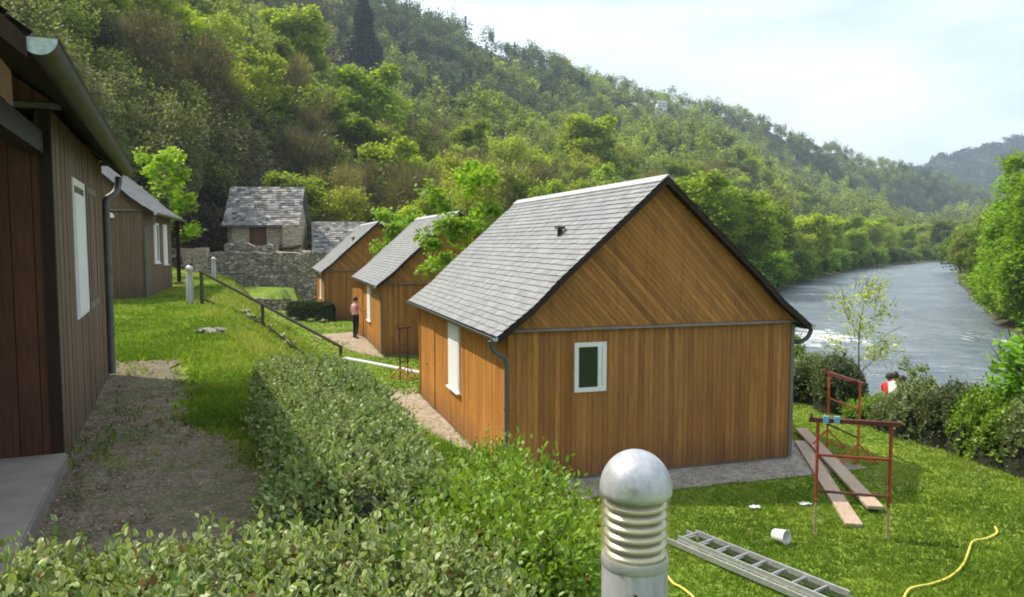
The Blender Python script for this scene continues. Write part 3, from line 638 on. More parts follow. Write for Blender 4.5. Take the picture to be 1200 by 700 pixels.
def stone_house():
    root = empty('stone_house', (-21.4, 58, -1.0), R(4)); tag(root, 'small beige stone house with steep mottled slate roof above a ruined wall', 'house')
    W = 5.0; D = 4.6; hw = 4.15; hr = 7.0
    m = MB()
    poly = [(0, 0), (D, 0), (D, hw), (D/2, hr-.15), (0, hw)]
    m.hexa([(0, 0, 0), (W, 0, 0), (W, 0, hw), (0, 0, hw)][::-1], [(0, .4, 0), (W, .4, 0), (W, .4, hw), (0, .4, hw)][::-1]); m.build('wall', M['beige_stone'], root); m = MB(); m.hexa([(0, D-.4, 0), (W, D-.4, 0), (W, D-.4, hw), (0, D-.4, hw)][::-1], [(0, D, 0), (W, D, 0), (W, D, hw), (0, D, hw)][::-1])
    m.build('wall', M['beige_stone'], root)
    for xa, xb in ((.003, .4), (W-.4, W-.003)):
        m = MB(); m.hexa([(xa, u, v) for u, v in poly], [(xb, u, v) for u, v in poly]); m.build('gable_wall', M['beige_stone'], root)
    rf = MB(); rs = random.Random(4)
    for sg in (0, 1):
        y = (lambda t: t) if sg == 0 else (lambda t: D-t)
        P = [(-.35, hw-.18), (.25, hw+.25), (D/2, hr)]
        for i in range(2):
            (a, b), (c, d) = P[i], P[i+1]; q1 = [(-.3, y(a), b-.1), (W+.3, y(a), b-.1), (W+.3, y(c), d-.1), (-.3, y(c), d-.1)]; q2 = [(p[0], p[1], p[2]+.1) for p in q1]
            rf.hexa(q1, q2, (.3,)*3)
    ro = rf.build('roof', M['old_slate'], root)
    sm = MB(); slates(sm, [(-.35, hw-.18), (.25, hw+.25), (D/2, hr)], -.35, W+.35, .36, .24, rs, (.5, .3), 1, .02, .03); slates(sm, [(D+.35, hw-.18), (D-.25, hw+.25), (D/2, hr)], -.35, W+.35, .36, .24, rs, (.5, .3), -1, .02, .03)
    sm.v = [(b, a, c) for a, b, c in sm.v]; sm.build('roof_slates', M['old_slate'], ro)
    d = MB(); poly = [(1.75, 2.35), (2.75, 2.35), (2.75, 4.1), (1.75, 4.1)]; boards(d, poly, math.pi/2, .14, lambda u, v, w: (u, -w-.01, v), rs=rs); dd = d.build('door', M['brown_board'], root)
    fr = MB(); 
    for a, b, c, e in ((1.62, 1.75, 2.3, 4.14), (2.75, 2.88, 2.3, 4.14)): fr.hexa([(a, 0.01, c), (b, .01, c), (b, .01, e), (a, .01, e)], [(a, -.05, c), (b, -.05, c), (b, -.05, e), (a, -.05, e)], (.3,)*3)
    fr.build('door_frame', M['brown_board'], dd)
    l = MB(); l.box((4.3, -.6, 2.35), (2.3, 1.3, .12), (.3,)*3, rot=Matrix.Rotation(R(8), 3, 'X')); l.build('lean_to_roof', M['dark_wood'], root)
    l = MB(); l.poly([(3.3, -.02, .9), (4.5, -.02, .9), (4.5, -.02, 2.3), (3.3, -.02, 2.3)]); l.build('doorway_shade', M['dark_wood'], root)  # dark sheet on the solid wall paints the unlit opening
    b = MB(); rough_box(b, (W-.4, -.35, 0), (.8, .8, 4.0), (3, 3, 12), .04); b.build('buttress', M['beige_stone'], root)
stone_house()
def ruin(name, loc, size, rz, label, mat='stone', rag=.25, n=(24, 2, 8)):
    m = MB(); rough_box(m, (0, 0, 0), size, n, .1, topragged=rag); o = m.build(name, M[mat], None, loc, rz); return tag(o, label, 'wall')
ruin('stone_wall', (-17.8, 54.2, -3.0), (9.4, 1.1, 4.0), R(2), 'long grey rubble retaining wall in front of the stone house')
ruin('stone_wall', (-22.6, 53.4, -.6), (2.9, .5, 1.9), R(4), 'short pale low wall at the left end of the rubble wall', 'beige_stone', .05, (8, 2, 3))
ruin('stone_wall', (-18.6, 55.0, .2), (3.6, .6, 1.35), R(2), 'broken stub of grey stone wall below the stone house door', 'stone', .35, (12, 2, 4))
ruin('stone_wall', (-14.6, 55.2, -2.6), (2.0, 1.6, 3.6), R(-12), 'rounded pile of grey stonework at the foot of the stone house corner', 'stone', .4, (8, 6, 8))
ruin('stone_wall', (-15.2, 47.0, LOW-.1), (3.2, .7, .75), R(12), 'low grey kerb wall left of the farthest cabin', 'stone', .1, (8, 2, 3))
def barn():
    root = empty('stone_barn', (-15.3, 60, -2.6), R(14)); tag(root, 'old slate-roofed barn mostly hidden behind the farthest wooden cabin', 'barn')
    W = 5.6; D = 5; hw = 3.3; hr = 5.95
    m = MB(); rough_box(m, (W/2, D/2, 0), (W, D, hw), (8, 6, 5), .04); m.build('wall', M['stone'], root)
    P = [(-.3, hw-.15), (D/2, hr)]; sm = MB(); rs = random.Random(8); slates(sm, P, -.3, W+.3, .36, .24, rs, (.5, .28), 1, .02, .03); slates(sm, [(D+.3, hw-.15), (D/2, hr)], -.3, W+.3, .36, .24, rs, (.5, .28), -1, .02, .03)
    sm.v = [(b, a, c) for a, b, c in sm.v]
    for a, b in (((-.3, -.3, hw-.2), 0), ((0, 0, 0), 1)): pass
    for q in ([(-.25, -.3, hw-.17), (W+.25, -.3, hw-.17), (W+.25, D/2, hr-.02), (-.25, D/2, hr-.02)], [(W+.25, D+.3, hw-.17), (-.25, D+.3, hw-.17), (-.25, D/2, hr-.02), (W+.25, D/2, hr-.02)]): sm.hexa([(a, b, c-.08) for a, b, c in q], q, (.3,)*3)
    sm.build('roof', M['old_slate'], root)
    for x in (0.02, W-.3):
        g = MB(); g.hexa([(x, .1, hw-.1), (x, D-.1, hw-.1), (x, D/2, hr-.1)], [(x+.28, .1, hw-.1), (x+.28, D-.1, hw-.1), (x+.28, D/2, hr-.1)])
        g.build('gable_wall', M['stone'], root)
barn()

# ------------------------------------------------------------------ small constructions
def bollard(loc, label, s=1.0, detail=True):
    root = empty('bollard_light', loc); tag(root, label, 'bollard light', 'bollard lights on the terrace'); root.scale = (s, s, s)
    n = 40 if detail else 16
    p = MB(); p.lathe([(.0925, -.05), (.0925, .765), (.088, .772), (0, .772)], n=n); p.lathe([(.0935, .752), (.0945, .756), (.0945, .776), (.091, .782), (.06, .782)], n=n); p.build('post', M['bollard_grey'], root, smooth=True)
    if detail:
        b = MB(); b.tube([(-.012, -.0925, .70), (-.012, -.0965, .70)], .0045, 8, caps=True); b.build('screw', M['dark_metal'], root)
    t = MB(); t.lathe([(.045, .78), (.045, .955)], n=24); t.build('lamp_tube', M['lamp_glass'], root, smooth=True)
    g = MB(); g.lathe([(.0955, .78), (.0955, .957)], n=n); go = g.build('clear_sleeve', M['sleeve'], root, smooth=True)
    l = MB()
    for i in range(6):
        z = .787+i*.0275; l.lathe([(.05, z+.017), (.068, z+.017), (.082, z+.011), (.0875, z+.003), (.0865, z-.003), (.078, z+.003), (.066, z+.009), (.05, z+.0105)], n=n)
    l.build('louvres', M['louvre'], root, smooth=True)
    for a in range(3):
        r_ = MB(); th = a*2.1+.5; x, y = .06*math.cos(th), .06*math.sin(th); r_.tube([(x, y, .775), (x, y, .96)], .004, 6); r_.build('rod', M['alu'], root)
    h = MB(); rr = .1; prof = [(.0, .952), (.085, .952), (.095, .95), (.1, .957), (.1005, .966)]+[(rr*math.cos(t), .968+.108*math.sin(t)) for t in np.linspace(0.05, math.pi/2, 14)]
    h.lathe(prof, n=n); h.build('dome_cap', M['dome'], root, smooth=True)
    return root
k = NT('painted_grey_post'); n = k.noise(22, 8, rough=.7, stretch=(1, 1, .25)); k.bump(n, .08, .003); M['bollard_grey'] = k.fin(k.ramp(n, [(.3, (.24, .24, .235)), (.48, (.36, .36, .36)), (.7, (.43, .43, .43))]), .38, .25, .5)
k = NT('scuffed_dome'); n = k.noise(17, 9, rough=.8, stretch=(1, 1, .7)); n2 = k.noise(70, 3); k.bump(n2, .06, .002)
M['dome'] = k.fin(k.ramp(n, [(.3, (.27, .28, .3)), (.47, (.46, .46, .49)), (.7, (.6, .6, .61))]), k.ramp(n, [(.3, (.32,)*3), (.7, (.55,)*3)]), .45, .5)
M['louvre'] = plain('louvre_metal', (.56, .54, .49), .36, .7, .15, 20)
M['lamp_glass'] = plain('old_lamp_tube', (.5, .47, .38), .4)
k = NT('clear_plastic'); k.fin((.9, .86, .7), .12, 0, .5); tr = k.n('BsdfTransparent'); tr.inputs[0].default_value = (.99, .96, .86, 1); ms = k.n('MixShader'); ms.inputs[0].default_value = .12; k.link(tr.outputs[0], ms.inputs[1]); k.link(k.b.outputs[0], ms.inputs[2]); k.link(ms.outputs[0], k.o.inputs[0]); M['sleeve'] = k.m
bx_, by_ = .345, 2.1
bollard((bx_, by_, 0), 'silver bollard light with ribbed lens in the foreground beside the hedge')
bollard((*at(223, 357, 0), 0), 'pale bollard light on the grass near the small grey cabin', .98, False)
bollard((*at(251, 330, 0), 0), 'farthest pale bollard light, at the top end of the handrail slope', .98, False)

# hand rail down the embankment
def rail():
    P = [(-8.34, 20.6), (-6.62, 20.3), (-4.45, 19.8)]; root = empty('handrail', (*P[0], H(*P[0]))); tag(root, 'dark handrail on three posts running down the grass bank', 'railing')
    o = Vector(root.location); tops = []; bots = []
    for x, y in P:
        z = H(x, y); tops.append(Vector((x, y, z+.9))-o); bots.append(Vector((x, y, z+.16))-o)
    tops = [Vector((P[i][0], P[i][1], zz))-o for i, zz in enumerate((.88, .03, -1.03))]
    for i, (x, y) in enumerate(P):
        m = MB(); b = Vector((x, y, H(x, y)-.1))-o; m.box((b+tops[i])/2, (.07, .07, (tops[i]-b).z), (.4, .4, 0)); m.build('post', M['rail_wood'], root)
    for i in range(2):
        for nm, q, r_, in (('top_rail', tops, .04), ('lower_rail', bots, .03)):
            m = MB(); a, b = q[i], q[i+1]; d = (b-a).normalized()
            up = Vector((0, 0, 1)); m.tube([a-d*.05, b+d*.05], r_, 8); m.build(nm, M['rail_wood'], root)
rail()

def trestle(A, B, h, label, mats=('rust', 'rust_dark'), blue=False, feet='galv', tripod=False):
    A = Vector((*A, H(*A))); B = Vector((*B, H(*B))); root = empty('builders_trestle', A); tag(root, label, 'trestle', 'steel builders trestles')
    B = B-A; A = Vector((0, 0, 0)); d = B.copy(); d.z = 0; u = d.normalized(); wv = Vector((0, 0, 1)); pn = Vector((-u.y, u.x, 0))
    tz = max(A.z, B.z)+h
    for P in (A, B):
        m = MB(); m.tube([P+wv*.45, Vector((P.x, P.y, tz))], .024, 8); lg = m.build('leg', M[mats[0]], root, smooth=True)
        f = MB(); f.tube([P, P+wv*.6], .018, 8); f.tube([P-wv*.0, P+wv*.012], .05, 10); f.tube([P+wv*.5-pn*.05, P+wv*.5+pn*.05], .007, 6); f.build('foot_tube', M[feet], lg, smooth=True)
        if tripod:
            for s in (-1, 1):
                g = MB(); g.tube([P+wv*.4, P+pn*s*.38+wv*.02], .018, 6); g.tube([P+wv*.15, P+pn*s*.36+wv*.02], .014, 6); g.build('stabiliser', M['rust_orange'], lg)
    m = MB(); a, b = Vector((A.x, A.y, tz))-u*.12, Vector((B.x, B.y, tz))+u*.12; m.box((a+b)/2, ((b-a).length, .055, .06), rot=Matrix.Rotation(math.atan2(u.y, u.x), 3, 'Z')); m.box((a+u*.03+wv*.05), (.02, .055, .1), rot=Matrix.Rotation(math.atan2(u.y, u.x), 3, 'Z')); m.build('top_bar', M[mats[1]], root)
    for k_, z in enumerate((tz-.5, tz-1.02)):
        m = MB(); m.tube([Vector((A.x, A.y, z)), Vector((B.x, B.y, z))], .019, 8); m.build('cross_bar', M[mats[k_ % 2]], root, smooth=True)
    if blue:
        for q in (.1, .24):
            m = MB(); m.box(Vector((A.x, A.y, tz+.02))+u*q-pn*.03, (.07, .05, .1), rot=Matrix.Rotation(math.atan2(u.y, u.x), 3, 'Z'))
            m.build('clamp', M['blue'], root)
    return root
trestle(at(955, 621, LOW), at(1040, 629, LOW), 1.62, 'near red steel trestle with pale blue clamps on its top bar', blue=True)
trestle(at(969, 526, LOW), at(1005, 545, LOW), 1.52, 'rusty orange steel trestle behind the near one, beside the shrubs', ('rust_orange', 'rust_dark'), tripod=True, feet='rust_orange')
trestle(at(469, 446, LOW), at(478, 444, LOW), 1.55, 'dark narrow steel trestle seen end-on between the first two orange cabins', ('rust_dark', 'rust_dark'), feet='rust', tripod=True)
def plank(a, b, wd, th, label, mat='pale_wood', lift=.02, name='plank', za=None, zb=None):
    A = Vector((*a, (H(*a) if za is None else za)+lift)); B = Vector((*b, (H(*b) if zb is None else zb)+lift)); d = B-A; root_rz = math.atan2(d.y, d.x)
    m = MB(); fr = lambda u, v, w: (u, v, w+math.sin(u*1.1)*.004); n = 8; Ld = d.length
    for i in range(n):
        u0, u1 = Ld*i/n, Ld*(i+1)/n; q = lambda w: [fr(u0, -wd/2, w), fr(u1, -wd/2, w), fr(u1, wd/2, w), fr(u0, wd/2, w)]
        m.hexa(q(0), q(th), (.6, .4, 0), [(-wd/2, u0), (-wd/2, u1), (wd/2, u1), (wd/2, u0)])
    o = m.build(name, M[mat], None, A); o.rotation_euler = (0, -math.asin(d.z/Ld), root_rz); return tag(o, label, 'plank', 'planks lying on the lawn')
plank(at(938, 520, LOW), at(1001, 616, LOW), .24, .045, 'long pale plank on the lawn, running under the near trestle')
plank(at(938, 507, LOW), at(1026, 601, LOW), .24, .045, 'shorter darker plank beside the long pale plank by the trestle', lift=.075)
plank(at(404, 421, LOW), at(500, 440, LOW), .16, .05, 'narrow white board lying on the grass before the second orange cabin', 'white', name='board')
def ladder():
    A = Vector((*at(792, 634, LOW), 0)); B = Vector((*at(985, 716, LOW), 0)); d = (B-A); Ld = d.length; u = d.normalized(); A = A; root = empty('ladder', (A.x, A.y, H(A.x, A.y)+.03), math.atan2(d.y, d.x)); tag(root, 'grey aluminium extension ladder lying on the lawn behind the bollard light', 'ladder')
    for k_, (off, z) in enumerate(((.21, .0), (.17, .075))):
        for s in (-1, 1):
            m = MB(); m.box((Ld/2+k_*.1, s*off, z+.035), (Ld-.2*k_, .028, .068)); m.build('side_rail', M['alu'], root)
        for i in range(int(Ld/.28)):
            m = MB(); x = .15+i*.28+k_*.07; m.tube([(x, -off+.012, z+.035), (x, off-.012, z+.035)], .014, 8); m.build('rung', M['alu'], root, smooth=True)
ladder()
def bucket():
    x, y = at(902, 633, LOW); root = empty('bucket', (x, y, H(x, y))); tag(root, 'white plastic bucket tipped over on the lawn', 'bucket'); m = MB()
    m.lathe([(0, 0), (.105, 0), (.11, .01), (.128, .25), (.136, .252), (.136, .262), (.122, .262), (.1, .02), (0, .02)], n=24)
    root.scale = (.74, .74, .74); b = m.build('body', M['bucket'], root, smooth=True); b.rotation_euler = (R(84), 0, R(38)); b.location = (.1, 0.05, .125)
    h = MB(); h.tube([Vector((.135*math.cos(t), -.02-.05*math.sin(t), .245-.11*math.sin(t))) for t in np.linspace(0, math.pi, 12)], .003, 5); h.build('handle', M['alu'], b)
bucket()
def curve3(P, n=8):
    """catmull-rom through points"""
    P = [Vector(p) for p in P]; P = [P[0]*2-P[1]]+P+[P[-1]*2-P[-2]]; o = []
    for i in range(1, len(P)-2):
        for k_ in range(n):
            t = k_/n; a, b, c, d = P[i-1:i+3]; o.append(.5*((2*b)+(-a+c)*t+(2*a-5*b+4*c-d)*t*t+(-a+3*b-3*c+d)*t**3))
    return o+[P[-2]]
def hose(pts, r, label, mat='yellow', name='garden_hose'):
    g = [at(px, py, LOW) for px, py in pts]; x0, y0 = g[0]; m = MB(); m.tube(curve3([(x, y, H(x, y)+r+.02) for x, y in g]), r, 8)
    return tag(m.build(name, M[mat], smooth=True), label, 'hose')
hose([(1166, 621), (1168, 628), (1156, 634), (1140, 637), (1135, 648), (1128, 664), (1112, 678), (1090, 686), (1066, 692), (1056, 712)], .014, 'yellow hose curling across the lawn at bottom right')
hose([(778, 672), (788, 686), (800, 693), (815, 706), (825, 725)], .014, 'short end of thin yellow hose by the foot of the bollard light')
for i, (px, py, s) in enumerate([(884, 595, .1), (943, 591, .12)]):
    x, y = at(px, py, LOW); m = MB(); rs = random.Random(i)
    n = 5; G = [[(s*(a/n-.5)*1.6, s*(b/n-.5), .02+.03*mnoise.noise(Vector((a*.7+i*9, b*.7, 1)))) for a in range(n+1)] for b in range(n+1)]
    for a in range(n):
        for b in range(n): m.poly([G[b][a], G[b][a+1], G[b+1][a+1], G[b+1][a]])
    tag(m.build('scrap', M['white'], None, (x, y, H(x, y)+.02)), ('small crumpled white scrap on the lawn above the tipped bucket', 'small crumpled white scrap on the lawn beside the near trestle')[i], 'scrap')
# ------------------------------------------------------------------ foliage
def cols(base, n, jit=.18, jg=.08):
    b = np.array(base)[None, :]*(1+rng.normal(0, jit, (n, 1)))*(1+rng.normal(0, jg, (n, 3))); return np.clip(b, .004, 1)
def quads(P, size, up=0., asp=1.6, rg=None):
    """rhombic leaf cards at P with random orientation; up>0 biases the normal upward"""
    rg = rg or rng; n = len(P); N = rg.normal(0, 1, (n, 3)); N[:, 2] = np.abs(N[:, 2])+up; N /= np.linalg.norm(N, axis=1)[:, None]
    T = rg.normal(0, 1, (n, 3)); T -= (T*N).sum(1)[:, None]*N; T /= np.linalg.norm(T, axis=1)[:, None]; B = np.cross(N, T)
    s = (size*rg.uniform(.6, 1.35, n))[:, None] if np.ndim(size) == 0 else (size*rg.uniform(.6, 1.35, n))[:, None]
    V = np.stack([P-T*s*.5*asp, P+B*s*.5+T*s*.08, P+T*s*.5*asp, P-B*s*.5+T*s*.08], 1); return V.reshape(-1, 3), np.arange(4*n).reshape(n, 4)
def twigs(P, length, D=None, wid=.012, rg=None):
    rg = rg or rng; n = len(P)
    if D is None: D = rg.normal(0, 1, (n, 3)); D[:, 2] = np.abs(D[:, 2])+.6
    D = D/np.linalg.norm(D, axis=1)[:, None]; s = (length*rg.uniform(.5, 1.3, n))[:, None]; S = np.cross(D, rg.normal(0, 1, (n, 3))); S /= np.linalg.norm(S, axis=1)[:, None]
    V = np.stack([P-S*wid, P+S*wid, P+D*s+S*wid*.3, P+D*s-S*wid*.3], 1); return V.reshape(-1, 3), np.arange(4*n).reshape(n, 4)
def trunk_mesh(name, h, r, limbs, seed, spread=.35, lean=0., n=7, start=.3, mat='bark'):
    rs = random.Random(seed); m = MB(); P = [Vector((0, 0, -.3))]; k_ = 7
    for i in range(1, k_+1):
        t = i/k_; P.append(Vector((lean*t*h+rs.uniform(-.02, .02)*h, rs.uniform(-.02, .02)*h, h*.86*t)))
    m.tube(P, [r*(1.25 if i == 0 else 1-.9*(i/k_)) for i in range(k_+1)], n, caps=False); tips = []
    for i in range(limbs):
        t = start+(1-start)*(i+rs.random()*.5)/limbs; a = i*2.4+rs.random()*.6; f = t*k_; j = min(int(f), k_-1); b = P[j].lerp(P[j+1], f-j)
        ln = h*spread*(1.15-.55*t)*rs.uniform(.8, 1.2); d = Vector((math.cos(a), math.sin(a), rs.uniform(.45, .95)))
        q = [b, b+d*ln*.5+Vector((0, 0, ln*.02)), b+d*ln*.9+Vector((0, 0, ln*.14))]; r0 = r*(1-.85*t)*.6
        m.tube(q, [r0, r0*.6, r0*.2], 5, caps=False); tips.append(q[2]); tips.append(q[1])
        for s_ in (-1, 1):
            e = q[1]+Vector((math.cos(a+s_*.8), math.sin(a+s_*.8), .7))*ln*.4; m.tube([q[1], e], [r0*.5, r0*.12], 4, caps=False); tips.append(e)
    tips.append(P[-1]); return m.mesh(name, M[mat], smooth=True), np.array([tuple(t) for t in tips])
def crown_mesh(name, tips, h, n, leaf, clump, base, seed, up=.9, squash=.8, shape=None, hi=(1.35, 1.25, 1.0), twig=0, twigcol=(.12, .09, .06), floor=.2, asp=1.6, mat='leaf'):
    rg = np.random.default_rng(seed); k_ = len(tips); tw = rg.uniform(.5, 1.5, k_); c = rg.choice(k_, n, p=tw/tw.sum())
    cr = clump*rg.uniform(.65, 1.35, k_); D = rg.normal(0, 1, (n, 3)); D /= np.linalg.norm(D, axis=1)[:, None]
    rad = rg.uniform(0, 1, n)**.45; P = tips[c]+D*(rad*cr[c])[:, None]*np.array([1, 1, squash])
    keep = P[:, 2] > floor*h*.5; P = P[keep]; c = c[keep]; rad = rad[keep]; n = len(P)
    V, Q = quads(P, leaf, up, asp, rg)
    tone = rg.normal(1, .13, k_)[c]*rg.normal(1, .16, n); cc = np.array(base)[None]*tone[:, None]
    f = np.clip(rg.normal(.35, .3, n), 0, 1)[:, None]; cc = cc*(1-f)+cc*np.array(hi)[None]*f; cc = np.clip(cc, .003, 1); C = np.repeat(np.concatenate([cc, np.ones((n, 1))], 1), 4, 0)
    if twig:
        i = rg.choice(k_, twig); TP = tips[i]+rg.normal(0, .3, (twig, 3))*clump; D = TP-tips[i]*.0-np.array([0, 0, h*.4]); V2, Q2 = twigs(TP, clump*.8, D+rg.normal(0, .6, (twig, 3))*h*.15, leaf*.07+.006, rg); C2 = np.tile(np.array([*twigcol, 1]), (len(V2), 1))*np.repeat(rg.uniform(.6, 1.5, (twig, 1)), 4, 0)
        Q = np.concatenate([Q, Q2+len(V)]); V = np.concatenate([V, V2]); C = np.concatenate([C, C2])
    return npmesh(name, V, Q, C, [M[mat]])
def place(name, protos, loc, s, rz, label, cat='tree', group=None, color=(1, 1, 1)):
    t, c = protos; root = empty(name, loc, rz); root.scale = (s[0], s[0], s[1]); tag(root, label, cat, group)
    a = link('trunk', t, root); b = link('crown', c, root); a.color = b.color = (*color, 1); return root
# near, leafy single trees
def unique(name, x, y, h, n, leaf, clump, base, seed, label, r=.07, limbs=9, spread=.3, z=None, start=.25, lean=0, twig=150, hi=(1.35, 1.25, 1), cat='tree', squash=.8):
    t, tips = trunk_mesh(name+'_trunk', h, r, limbs, seed, spread, lean, start=start); c = crown_mesh(name+'_crown', tips, h, n, leaf, clump, base, seed, twig=twig, hi=hi, squash=squash)
    return place(name, (t, c), (x, y, H(x, y) if z is None else z), (1, 1), 0, label, cat)
LIME = (.2, .36, .035)
unique('young_tree', -16.6, 37.2, 6.6, 3000, .15, .45, (.27, .4, .035), 21, 'bright lime-green young tree rising behind the small grey cabin', spread=.23, limbs=12)
unique('young_tree', -5.75, 38.2, 6.0, 3000, .15, .48, (.2, .34, .03), 22, 'bright green young tree between the two farther orange cabins', spread=.25, limbs=10)
unique('young_tree', -1.35, 24.6, 6.6, 4200, .125, .4, (.2, .33, .03), 23, 'bright green young tree just behind the nearest cabin roof', spread=.27, limbs=12)
unique('sapling', 9.35, 20.4, 3.8, 1500, .06, .42, (.34, .4, .10), 24, 'thin sparse sapling in front of the river', r=.03, spread=.22, limbs=9, twig=120)
unique('riverside_tree', 10.0, 14.2, 2.7, 2000, .105, .34, (.17, .34, .03), 25, 'bright green leafy branches reaching in at the right edge over the river bank', r=.08, spread=.36, limbs=14, start=.3, lean=-.03)

# woodland prototypes
def proto(kind, seed):
    if kind == 'broad': t, tips = trunk_mesh('wood_trunk', 13, .19, 13, seed, .27, start=.22); return t, crown_mesh('wood_crown', tips, 13, 8500, .30, 1.5, (.165, .22, .035), seed, twig=350, twigcol=(.11, .09, .065))
    if kind == 'sparse': t, tips = trunk_mesh('wood_trunk', 14, .17, 15, seed, .25, start=.22); return t, crown_mesh('wood_crown', tips, 14, 4200, .26, 1.6, (.175, .21, .04), seed, twig=1500, twigcol=(.14, .125, .075))
    if kind == 'bare': t, tips = trunk_mesh('wood_trunk', 12, .16, 16, seed, .27, start=.15); return t, crown_mesh('wood_crown', tips, 12, 1500, .22, 1.4, (.11, .105, .05), seed, twig=3600, twigcol=(.115, .102, .07))
    if kind == 'willow': t, tips = trunk_mesh('wood_trunk', 11, .16, 22, seed, .22, start=.08); return t, crown_mesh('wood_crown', tips, 11, 15000, .17, 1.15, (.11, .18, .022), seed, twig=300, floor=.0)
    if kind == 'bush': t, tips = trunk_mesh('bush_stems', 4, .07, 12, seed, .42, start=.05); return t, crown_mesh('bush_crown', tips, 4, 5000, .21, .9, (.10, .17, .024), seed, twig=120, floor=.0)
    if kind == 'conifer':
        rg = np.random.default_rng(seed); h = 22; m = MB(); m.tube([(0, 0, -.5), (0, 0, h*.5), (0, 0, h)], [.3, .18, .03], 7, caps=False); n = 9000
        z = h*(.08+.92*rg.uniform(0, 1, n)**1.25); lev = np.floor(z/.9); a = rg.integers(0, 7, n)*2*math.pi/7+lev*1.3+rg.normal(0, .16, n); f = rg.uniform(.1, 1, n)**.6; rad = (h-z)/h*4.0*f*(1+.15*np.sin(lev*7.1)); z = lev*.9-rad*.28+rg.normal(0, .13, n)
        P = np.stack([rad*np.cos(a), rad*np.sin(a), z], -1); V, Q = quads(P, .42, .4, 1.8, rg); cc = np.array([.018, .034, .014])[None]*rg.uniform(.6, 1.6, (n, 1)); C = np.repeat(np.concatenate([cc, np.ones((n, 1))], 1), 4, 0)
        return m.mesh('conifer_trunk', M['bark']), npmesh('conifer_crown', V, Q, C, [M['leaf']])
PR = {k_: [proto(k_, 100+7*i+j) for j in range(nn)] for i, (k_, nn) in enumerate((('broad', 3), ('sparse', 3), ('bare', 3), ('bush', 2), ('conifer', 1), ('willow', 2)))}
HT = dict(willow=11, broad=13, sparse=14, bare=12, bush=4, conifer=22)
G_ = dict(deep=(.6, .72, .7), mid=(1.15, 1.15, 1), lime=(1.7, 1.8, 1.0), yellow=(1.85, 1.8, 1.05), brown=(1.05, 1.0, .85), olive=(1.3, 1.3, .95))
NAME = dict(willow='riverside_tree', broad='broadleaf_tree', sparse='thinly_leaved_tree', bare='bare_tree', bush='bush', conifer='conifer')
cnt = [0]
def wood_tree(kind, x, y, h, tint, label, group, fat=1.0, cat='tree', z=None):
    P = random.choice(PR[kind]); s = h/HT[kind]; c = np.array(G_[tint])*random.uniform(.85, 1.15); cnt[0] += 1
    return place(NAME[kind], P, (x, y, H(x, y)-.1 if z is None else z), (s*fat, s), random.uniform(0, 6.28), label, cat, group, tuple(c))
def dp(px, d): return ((px-600)/900*d, d)
rt = random.Random(5)
LABN = {'deep': 'dark green', 'mid': 'mid green', 'lime': 'fresh lime green', 'yellow': 'yellow-green', 'brown': 'brownish', 'olive': 'olive green'}
# left river bank, running away
for i in range(52):
    t = i/51; j = 9.2+t*5.6; a = int(j); f = j-a; x = LB[a][0]*(1-f)+LB[a+1][0]*f; y = LB[a][1]*(1-f)+LB[a+1][1]*f
    off = rt.uniform(2, 15); x -= off*.83; y += off*.55; kd = rt.choice(['broad', 'broad', 'sparse', 'bush']); tn = rt.choice(['lime', 'yellow', 'mid', 'lime', 'olive'])
    wood_tree(kd, x, y, rt.uniform(9, 15) if kd != 'bush' else rt.uniform(3, 6), tn, f'{LABN[tn]} {"bush" if kd == "bush" else "tree"} in the row along the far left bank of the river', 'trees along the left river bank', 1.15)
for i in range(40):
    t = (i+.5)/40; j = 7.6+t*7; a = int(j); f = j-a; x = LB[a][0]*(1-f)+LB[a+1][0]*f-1.6; y = LB[a][1]*(1-f)+LB[a+1][1]*f+1.2; tn = rt.choice(['mid', 'deep', 'olive', 'yellow'])
    wood_tree('bush', x, y, rt.uniform(2.5, 5.0), tn, f'{LABN[tn]} bush at the waterline of the far left bank', 'bushes at the waterline of the left bank', 1.3)
# trees across the far end of the river, and on the right bank
for i in range(16):
    x = 150+i*6.5+rt.uniform(-2, 2); tn = rt.choice(['mid', 'olive', 'yellow']); wood_tree('broad', x, 336+rt.uniform(0, 14), rt.uniform(12, 18), tn, f'{LABN[tn]} tree at the distant bend of the river', 'trees at the river bend', 1.3)
for i, (px, d, h, kd) in enumerate([(1146, 66, 6.5, 'willow'), (1160, 63, 7.5, 'willow'), (1182, 61, 8.5, 'willow'), (1205, 60, 10.5, 'willow'), (1232, 58, 13, 'willow'), (1174, 72, 10, 'willow'), (1150, 80, 8.5, 'willow'), (1210, 75, 13, 'willow'), (1150, 96, 9, 'willow'), (1168, 62, 4, 'willow'), (1196, 58.5, 4.5, 'willow'), (1158, 68, 3.2, 'bush'), (1178, 60.5, 3, 'bush'), (1166, 64, 3, 'bush'), (1190, 57, 3, 'bush'), (1208, 55, 3.2, 'bush'), (1150, 73, 3.5, 'bush'), (1143, 80, 3.5, 'bush'), (1225, 52, 3.5, 'bush'), (1136, 120, 9, 'broad'), (1128, 150, 9, 'broad'), (1126, 185, 9, 'bush'), (1124, 220, 10, 'broad'), (1180, 120, 13, 'broad'), (1222, 66, 15, 'willow'), (1190, 66, 11, 'willow')]):
    x, y = dp(px, d); sd = float(river_sd(np.array([x]), np.array([y]))[0])
    if sd < 1.0: x += (1.5-sd)*.8; y -= (1.5-sd)*.4
    wood_tree(kd, x, y, h, 'lime' if d < 80 else 'mid', 'bright green riverside tree on the right bank' if kd != 'bush' else 'bright green bush overhanging the water on the right bank', 'trees and bushes on the right bank', 1.15)
